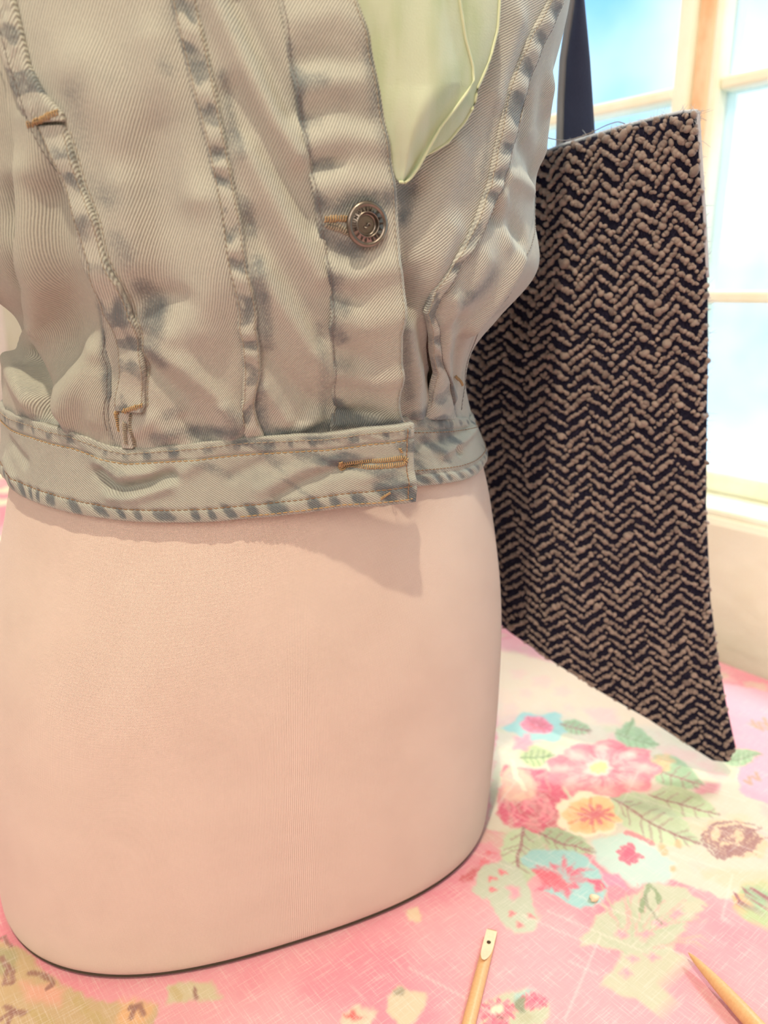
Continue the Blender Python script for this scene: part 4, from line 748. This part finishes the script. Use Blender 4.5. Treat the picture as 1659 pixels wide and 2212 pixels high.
nub = MB(); nub.tube([BM @ Vector(p) for p in ((-0.0009, -0.0008, 0.0018), (-0.0007, -0.0012, 0.0022), (-0.0001, -0.0011, 0.0024), (0.0002, -0.0004, 0.0024), (0.0003, 0.0003, 0.0024), (0.0009, 0.0007, 0.0023), (0.0013, 0.0002, 0.0021), (0.0012, -0.0004, 0.0018))], 0.00035, 8)
button_child(nub.build('rivet_tip', M['brass']))
lt = MB(); grv = MB()
for r_ in (0.00648, 0.00408): grv.lathe([(r_ - 0.00012, 0.00302), (r_ - 0.00012, 0.0033), (r_ + 0.00012, 0.0033), (r_ + 0.00012, 0.00302)], 72, BM)
ANG = {'W': -43, 'A': -25, 'S': -9, 'H': 8}
letters = [('W', -42), ('A', -25), ('S', -9), ('H', 8), ('-', 24), ('Z', 42), ('A', 64), ('R', 85), ('A', 107), ('T', 127), ('R', 143), ('F', 158), ('-', 172), ('P', 188), ('R', 207), ('E', 228), ('M', 250), ('I', 265), ('U', 278), ('M', 296)]
dg = None
for ch, a in letters:
    cu = bpy.data.curves.new('letter', 'FONT'); cu.body = ch; cu.size = 0.0018; cu.align_x = 'CENTER'; cu.align_y = 'CENTER'; cu.extrude = 0.00012; cu.resolution_u = 3; cu.offset = 0.00004
    to = bpy.data.objects.new('letter', cu); C.objects.link(to); bpy.context.view_layer.update(); dg = bpy.context.evaluated_depsgraph_get(); me = to.evaluated_get(dg).to_mesh()
    t_ = math.radians(a); Mx = BM @ Matrix.Translation((0.00532 * math.sin(t_), 0.00532 * math.cos(t_), 0.00318)) @ Matrix.Rotation(-t_, 4, 'Z') @ Matrix.Scale(1.1, 4, Vector((0, 1, 0)))
    lt.add([Mx @ v.co for v in me.vertices], [tuple(p.vertices) for p in me.polygons]); bpy.data.objects.remove(to); bpy.data.curves.remove(cu)
o = button_child(lt.build('lettering', M['brass_dark'], None, False)); o['label'] = 'dark lettering around the button rim'

# ------------------------------------------------------------------ pale green chiffon, two layers tucked behind the placket
SCARF = empty('chiffon_scarf', (0.0, 0.30, 0.36)); tag(SCARF, 'pale green sheer scarf hanging in the open front of the vest', 'scarf')
def petal(name, left, right, offf, hem_pts, z_lift):
    ly = np.array(left, float); ry = np.array(right, float); y = np.unique(np.r_[np.linspace(-330, 330, 90), np.linspace(330, max(ly[:, 1].max(), ry[:, 1].max()), 40)]); nx = 60; w = np.linspace(0, 1, nx)
    xl = np.interp(y, ly[:, 1], ly[:, 0]); xr = np.interp(y, ry[:, 1], ry[:, 0]); px = xl[:, None] * (1 - w) + xr[:, None] * w; py = np.repeat(y[:, None], nx, 1)
    off = offf(w[None, :] + 0 * px, py); r = ray(px.ravel(), py.ravel()); t = np.linspace(0.15, 0.60, 700); best = np.zeros(len(r)); of = off.ravel()
    for s in range(0, len(r), 2000):
        p = EYE + r[s:s + 2000, None, :] * t[None, :, None]; u, v, a, bb, n = sec_val(p); q = of[s:s + 2000, None]
        g_ = (np.abs(u / (a + q)) ** n + np.abs(v / (bb + q)) ** n) ** (1 / n) - 1; i = np.where((g_ < 0).any(1), (g_ < 0).argmax(1), g_.argmin(1)); i = np.maximum(i, 1)
        k = np.arange(len(i)); g0, g1 = g_[k, i - 1], g_[k, i]; f = np.where((g0 > 0) & (g1 < 0), g0 / (g0 - g1 + 1e-12), 1.0); best[s:s + 2000] = t[i - 1] + f * (t[1] - t[0])
    P = EYE + r * best[:, None]; Nn = np.array([0.2, -0.97, 0.05]); nr = len(y); V = np.r_[P, P - Nn * 0.0004]
    o = nr * nx; F = np.r_[grid_faces(nr, nx), grid_faces(nr, nx, o)[:, ::-1]]; idx = np.arange(o).reshape(nr, nx); loop = np.r_[idx[0, :], idx[1:, -1], idx[-1, -2::-1], idx[-2:0:-1, 0]]
    F = np.r_[F, np.stack([np.roll(loop, -1), loop, loop + o, np.roll(loop, -1) + o], -1)]; uv = np.stack([P[:, 0], P[:, 2]], -1)
    ob = under(np_mesh(name, V, F, M['chiffon'], uv=np.r_[uv, uv]), SCARF)
    hem = np.r_[P.reshape(nr, nx, 3)[:, -1], P.reshape(nr, nx, 3)[-1, ::-1]]
    hm = MB().tube([h + Nn * 0.0002 for h in hem[::2]], 0.00055, 6).build('rolled_hem', M['hem']); hm.parent = ob
    return ob
pe = lambda y: 1.0
plx = lambda y: np.interp(y, [-330, 0, 80, 200, 350, 394], [700, 775, 800, 825, 850, 856])
petal('outer_layer', [(690, -330), (760, 0), (785, 80), (812, 200), (838, 330), (855, 385), (862, 394)], [(960, -330), (992, 0), (1005, 84), (1022, 148), (1022, 182), (988, 228), (950, 278), (921, 330), (902, 365), (888, 384), (876, 394)],
      lambda w, y: 0.0052 + 0.0075 * np.sin(np.clip(w * 1.15, 0, 1) * math.pi * 0.75) * sst(430, 200, y) + 0.001 * np.sin(w * 9 + y * 0.01) * sst(0.2, 0.6, w) + 0.0018, [], 0)
petal('inner_layer', [(690, -330), (760, 0), (812, 200), (840, 320), (905, 333)], [(1060, -330), (1079, 0), (1075, 63), (1056, 135), (1030, 194), (1026, 224), (1005, 262), (967, 308), (935, 328), (921, 334)],
      lambda w, y: 0.0048 + 0.0035 * np.sin(np.clip(w, 0, 1) * math.pi * 0.8) * sst(400, 200, y) + 0.0012 * np.sin(w * 7 + 1 + y * 0.006) * sst(0.3, 0.7, w), [], 0)

# ------------------------------------------------------------------ herringbone tweed piece with its navy strip
TW = empty('tweed_piece', tuple(aty(1300, 900, 0.46))); tag(TW, 'black and taupe herringbone tweed with frayed edge, hanging by the window', 'fabric')
left_e = np.array([(1085, 345, .475), (1060, 480, .485), (1030, 620, .492), (1000, 760, .497), (995, 900, .50), (1010, 1000, .497), (1040, 1150, .49), (1052, 1250, .487), (1056, 1335, .484)])
right_e = np.array([(1506, 238, .415), (1512, 330, .418), (1522, 480, .425), (1529, 620, .43), (1530, 760, .435), (1527, 950, .437), (1526, 1100, .437), (1535, 1300, .435), (1552, 1430, .432), (1572, 1540, .430), (1590, 1622, .428)])
top_px = np.array([(1085, 350), (1150, 338), (1215, 312), (1280, 292), (1340, 273), (1420, 252), (1470, 241), (1506, 238)]); bot_px = np.array([(1056, 1335), (1100, 1372), (1200, 1440), (1300, 1503), (1400, 1560), (1480, 1612), (1540, 1650), (1575, 1654), (1590, 1622)])
def along(a, t): s = np.r_[0, np.cumsum(np.linalg.norm(np.diff(a[:, :2], axis=0), axis=1))]; s = s / s[-1]; return np.stack([np.interp(t, s, a[:, k]) for k in range(a.shape[1])], -1)
NU, NV = 120, 220
def tw_px(u, v):
    Lp, Rp = along(left_e, v), along(right_e, v); Tp, Bp = along(top_px, u), along(bot_px, u)
    c = lambda a: a[..., :2]; L0, R0, L1, R1 = left_e[0, :2], right_e[0, :2], left_e[-1, :2], right_e[-1, :2]
    u_, v_ = u[..., None], v[..., None]
    p = (1 - u_) * c(Lp) + u_ * c(Rp) + (1 - v_) * Tp + v_ * Bp - ((1 - u_) * (1 - v_) * L0 + u_ * (1 - v_) * R0 + (1 - u_) * v_ * L1 + u_ * v_ * R1)
    Yd = (1 - u) * Lp[..., 2] + u * Rp[..., 2]
    Yd = Yd - 0.010 * np.sin(np.pi * u) * np.sin(np.pi * np.clip(v, 0, 1)) ** 0.6 + 0.0035 * np.sin(u * 5 + v * 3.2) * (0.4 + v) - 0.004 * np.exp(-((u - 0.32) / 0.12) ** 2) * sst(0.0, 0.4, v)
    return p, Yd
def tw_pt(u, v, back=0.0):
    u, v = np.broadcast_arrays(np.asarray(u, float), np.asarray(v, float)); p, Yd = tw_px(u, v)
    rimu = np.clip(np.minimum(np.minimum(u, 1 - u) / 0.05, np.minimum(v, 1 - v) / 0.025), 0, 1); rnd = 0.004 * (1 - np.sqrt(np.clip(1 - (1 - rimu) ** 2, 0, 1)))
    P = aty(p[..., 0], p[..., 1], Yd); return P + np.array([0.35, 0.93, 0.0]) * (rnd + back * (0.15 + 0.85 * np.sqrt(np.clip(1 - (1 - rimu) ** 2, 0, 1))))[..., None]
U, Vv = np.meshgrid(np.linspace(0, 1, NU), np.linspace(0, 1, NV)); Pf = tw_pt(U, Vv); Pb = tw_pt(U, Vv, 0.009)
idx = np.arange(NU * NV).reshape(NV, NU); loop = np.r_[idx[0, :], idx[1:, -1], idx[-1, -2::-1], idx[-2:0:-1, 0]]; o_ = NU * NV
under(np_mesh('ground_cloth', np.r_[Pf.reshape(-1, 3), Pb.reshape(-1, 3)], np.r_[grid_faces(NV, NU), grid_faces(NV, NU, o_)[:, ::-1], np.stack([np.roll(loop, -1), loop, loop + o_, np.roll(loop, -1) + o_], -1)], M['tweed_ground']), TW)
# boucle nubs along the zig-zag rows
ico = bmesh.new(); bmesh.ops.create_icosphere(ico, subdivisions=2, radius=1.0); IV = np.array([v.co for v in ico.verts]); IF = np.array([[v.index for v in f.verts] for f in ico.faces]); ico.free()
W_TW = float(np.linalg.norm(tw_pt(1.0, 0.5) - tw_pt(0.0, 0.5))); H_TW = float(np.linalg.norm(np.diff(tw_pt(np.full(60, 0.6), np.linspace(0, 1, 60)), axis=0), axis=1).sum())
PER, ROW, SLOPE = 0.0262, 0.0069, 0.72
cu_, cz_ = [], []; hw = PER / 2; ncol = int(W_TW / hw) + 2
for c in range(ncol):
    for r_ in range(0, 66):
        xx = np.arange(0.0003, hw - 0.0002, 0.00118); n_ = len(xx)
        xs = xx + RNG.normal(0, 0.0002, n_); up_ = xs if c % 2 else hw - xs
        cu_.append((c * hw + xs) / W_TW); cz_.append(0.405 - (r_ + 0.5 * (c % 2)) * ROW + up_ * SLOPE + RNG.normal(0, 0.00052, n_) + 0.0006 * math.sin(r_ * 1.7 + c))
cu_ = np.concatenate(cu_); cz_ = np.concatenate(cz_); vg = np.linspace(0, 1, 240); cv_ = np.full(len(cu_), -1.0); ub = np.clip((cu_ * 160).astype(int), 0, 159)
for q in range(160):        # rows of the weave hang level: look up how far down the piece each height lies
    i = np.nonzero(ub == q)[0]
    if len(i): zz = tw_pt(np.full(240, (q + 0.5) / 160), vg)[:, 2] + 0.10 * ((q + 0.5) / 160 - 0.5) * -0.35 * (1 - vg); cv_[i] = np.interp(-cz_[i], -zz, vg, left=-1, right=2)
k = (cu_ > 0.004) & (cu_ < 0.997) & (cv_ > 0.003) & (cv_ < 0.997); cu_, cv_ = cu_[k], cv_[k]
cen = tw_pt(cu_, cv_); e = 0.003; du = tw_pt(cu_ + e, cv_) - cen; dv = tw_pt(cu_, cv_ + e) - cen; nn = np.cross(dv, du); nn /= np.linalg.norm(nn, axis=1, keepdims=True); nn *= np.where(nn[:, 1:2] > 0, -1, 1)
nb = len(cen); rad = 0.00099 * np.exp(RNG.normal(0, 0.2, nb)) * (1.0 + 0.22 * (1 - cv_)); st = np.clip(RNG.normal(1.12, 0.25, (nb, 3)), 0.7, 1.7)
cen = cen + nn * (rad * 0.1)[:, None]
A = RNG.normal(0, 1, (nb, 3, 3)); Qm, _ = np.linalg.qr(A)
Vn = cen[:, None, :] + np.einsum('nij,kj->nki', Qm * (rad[:, None] * st)[:, None, :], IV) 
Fn = (IF[None] + (np.arange(nb) * len(IV))[:, None, None]).reshape(-1, 3); tone = np.repeat(np.clip(RNG.normal(0.5, 0.25, nb), 0, 1), len(IV))
nubs = under(np_mesh('boucle_nubs', Vn.reshape(-1, 3), Fn, M['boucle'], attrs={'tone': tone}), TW); nubs['kind'] = 'stuff'
fr = MB()
for j in range(420):
    if j < 230: u0, v0 = RNG.random(), 0.002; d0 = np.array([RNG.normal(0, 0.7), -0.3, 1.0])
    elif j < 390: u0, v0 = 0.998, RNG.random() ** 2 * 0.55; d0 = np.array([1.0, -0.3, RNG.normal(0.2, 0.8)])
    else: u0, v0 = 0.99, RNG.random() * 0.04; d0 = RNG.normal(0, 1, 3)
    p = tw_pt(u0, v0, 0.004 * RNG.random()); d0 = d0 / np.linalg.norm(d0); L = 0.0012 + 0.0028 * RNG.random() ** 2; bend = RNG.normal(0, 0.5, 3)
    fr.tube([p - d0 * 0.001, p + d0 * L * 0.5, p + (d0 + bend) * L], [0.00018, 0.00013, 0.00006], 3)
f_ = under(fr.build('frayed_fringe', M['fringe']), TW); f_['kind'] = 'stuff'; f_['label'] = 'pale frayed fringe along the raw edge'
ed = MB(); ut = np.linspace(0.0, 1.0, 60); ed.tube(tw_pt(ut, np.full(60, 0.001), 0.003) + np.array([0, 0, 0.0006]), 0.0010, 6); vt = np.linspace(0, 0.26, 30); ed.tube(tw_pt(np.full(30, 0.999), vt, 0.002), 0.0014, 6)
under(ed.build('raw_edge', M['fringe']), TW)
tp = [aty(x, y, Y_) for x, y, Y_ in ((1352, 268, .425), (1335, 262, .425), (1310, 270, .428), (1270, 290, .43), (1225, 305, .425), (1190, 300, .40), (1160, 290, .385), (1142, 270, .372), (1136, 240, .365))]
u_ = np.linspace(0, len(tp) - 1, 40); tpn = np.array(tp); sp = np.stack([np.interp(u_, np.arange(len(tp)), tpn[:, k]) for k in range(3)], -1); ker = np.array([1, 2, 3, 2, 1]) / 9; spp = np.pad(sp, ((2, 2), (0, 0)), mode='edge'); sp = np.stack([np.convolve(spp[:, k], ker, 'valid') for k in range(3)], -1)
under(MB().tube(sp, 0.00022, 5).build('loose_thread', M['indigo']), TW)
# navy strip, hung over the shoulder of the form
ys_ = np.array([-610, -560, -500, -420, -250, -100, 0, 130, 220, 300, 360, 420, 480]); xl_ = np.array([815, 960, 1090, 1190, 1222, 1240, 1243, 1224, 1219, 1217, 1216, 1216, 1216]); xr_ = np.array([855, 1002, 1130, 1225, 1250, 1258, 1263, 1275, 1281, 1286, 1288, 1290, 1292]); Yy = np.array([.40, .405, .41, .42, .45, .462, .468, .475, .478, .478, .478, .478, .478])
def ribbon(name, mat, xl, xr, yy, Yd, th=0.0016, n=7):
    w = np.linspace(0, 1, n); px = xl[:, None] * (1 - w) + xr[:, None] * w; f = aty(px, np.repeat(yy[:, None], n, 1), np.repeat(Yd[:, None], n, 1) - 0.0025 * np.sin(w * math.pi)[None])
    g_ = f + np.array([0.2, 0.97, 0]) * th; m = f.shape[0]; o = m * n; idx = np.arange(o).reshape(m, n); lp = np.r_[idx[0, :], idx[1:, -1], idx[-1, -2::-1], idx[-2:0:-1, 0]]
    return under(np_mesh(name, np.r_[f.reshape(-1, 3), g_.reshape(-1, 3)], np.r_[grid_faces(m, n), grid_faces(m, n, o)[:, ::-1], np.stack([np.roll(lp, -1), lp, lp + o, np.roll(lp, -1) + o], -1)], M[mat]), TW)
yd = np.linspace(-610, 480, 60); rs = lambda a: np.interp(yd, ys_, a)
o = ribbon('lining_strip', 'navy', rs(xl_), rs(xr_), yd, rs(Yy)); o['label'] = 'dark navy cloth strip'
ribbon('edge_tape', 'grey_tape', rs(xl_) - 16, rs(xl_) + 4, yd, rs(Yy) + 0.003, 0.0012, 4)

# ------------------------------------------------------------------ wooden needles and the crumb of lint
def basis(d):
    d = Vector(d).normalized(); s = d.cross(Vector((0, 0, 1))).normalized(); return d, s, s.cross(d)
# flat-ended needle with an eye
p0 = Vector(atz(1063, 2010, 0.0034)); p1 = Vector(atz(1000, 2260, 0.0034)); d, s_, u_ = basis(p1 - p0); L = 0.26
N1 = empty('weaving_needle', p0 + d * L * 0.5 - Vector((0, 0, 0.0034))); tag(N1, 'wooden needle with flat eyed end lying in front of the dress form', 'needle')
rw = 0.0030
rowsv = []; nseg = 28
for t in np.r_[0, 0.0008, 0.003, np.linspace(0.006, 0.03, 16), np.linspace(0.035, 0.20, 20), np.linspace(0.205, L, 20)]:
    r_ = rw * (1 - 0.10 * math.exp(-t / 0.02)) * (1 - 0.9 * max(0, (t - 0.20) / (L - 0.20)) ** 2); r_ *= 0.86 if t == 0 else 1; cut = -0.0008 + 0.0036 * float(sst(0.010, 0.026, t))      # the facet climbs out of the rod
    flat = min(r_ * 2, 0.0016 + cut)
    for k_ in range(nseg):
        a = 2 * math.pi * k_ / nseg; x_, y_ = r_ * math.cos(a), r_ * math.sin(a); y_ = min(y_, max(flat, 0.0007)); rowsv.append(p0 + d * t + s_ * x_ + u_ * (y_ - 0.0002))
rowsv = np.array(rowsv); nrw = len(rowsv) // nseg; F = grid_faces(nrw, nseg, 0, True); caps = [list(range(nseg))[::-1], [(nrw - 1) * nseg + k_ for k_ in range(nseg)]]
m = MB(); m.add(rowsv, [tuple(q) for q in F] + [tuple(c) for c in caps]); nd = under(m.build('shaft', M['wood']), N1)
fac = MB(); pts = []; t_ = np.linspace(0.0006, 0.0222, 30)
for t in t_:
    hw_ = rw * 0.88 * math.sqrt(max(0.0, 1 - max(0, (t - 0.010) / 0.0124) ** 2.2)); zt_ = 0.0008 + 0.0036 * float(sst(0.010, 0.026, t)) - 0.0002 + 0.00015
    pts += [p0 + d * t - s_ * hw_ + u_ * zt_, p0 + d * t + s_ * hw_ + u_ * zt_]
fac.add(pts, [(2 * i, 2 * i + 1, 2 * i + 3, 2 * i + 2) for i in range(29)]); f_ = under(fac.build('cut_facet', M['cut_wood']), N1); f_['label'] = 'pale flat cut facet'
eye = MB().lathe([(0.0001, 0), (0.0010, 0), (0.0010, 0.0002), (0.0001, 0.0002)], 20, Matrix.Translation(p0 + d * 0.0085 + u_ * 0.0008) @ Matrix(((s_.x, d.x, u_.x), (s_.y, d.y, u_.y), (s_.z, d.z, u_.z))).to_4x4()).build('eye_hole', M['hole']); under(eye, N1)
# pointed needle, tip raised a little off the cloth
q0 = Vector(atz(1487, 2058, 0.0062)); q1 = Vector(atz(1648, 2236, 0.0041)); d2 = (q1 - q0).normalized()
N2 = empty('pointed_needle', Vector((q0.x, q0.y, 0)) + d2 * 0.1); N2.location.z = 0; tag(N2, 'smooth wooden needle with sharp tip pointing away, at the right edge', 'needle')
tl_ = [0, 0.0008, 0.002, 0.005, 0.011, 0.020, 0.032, 0.05, 0.12, 0.2, 0.26]; rr = [0.0002, 0.0005, 0.0009, 0.0015, 0.0022, 0.0030, 0.0036, 0.0039, 0.0040, 0.0039, 0.0036]
tt = np.linspace(0, 0.26, 60) ** 1.0; tt = np.unique(np.r_[tl_, tt]); d2.z = 0; d2.normalize(); under(MB().tube([q0 + d2 * t - Vector((0, 0, 0.0021 * float(sst(0, 0.07, t)))) for t in tt], list(np.interp(tt, tl_, rr)), 28).build('shaft', M['wood']), N2)
lint = bmesh.new(); bmesh.ops.create_icosphere(lint, subdivisions=2, radius=0.0026)
cp = Vector(atz(1284, 1940, 0.0018))
for v in lint.verts: k_ = 0.75 + 0.5 * vnoise(np.array([v.co.x * 900 + 5]), np.array([v.co.y * 900 + v.co.z * 500]), 3)[0]; v.co = Vector((v.co.x * k_, v.co.y * k_ * 0.8, v.co.z * k_ * 0.8)) + cp
me = bpy.data.meshes.new('lint_bit'); lint.to_mesh(me); lint.free(); me.materials.append(M['cut_wood']); me.polygons.foreach_set('use_smooth', [True] * len(me.polygons)); lo = bpy.data.objects.new('lint_bit', me); C.objects.link(lo)
tag(lo, 'tiny cream crumb of lint on the printed blue flower', 'lint')
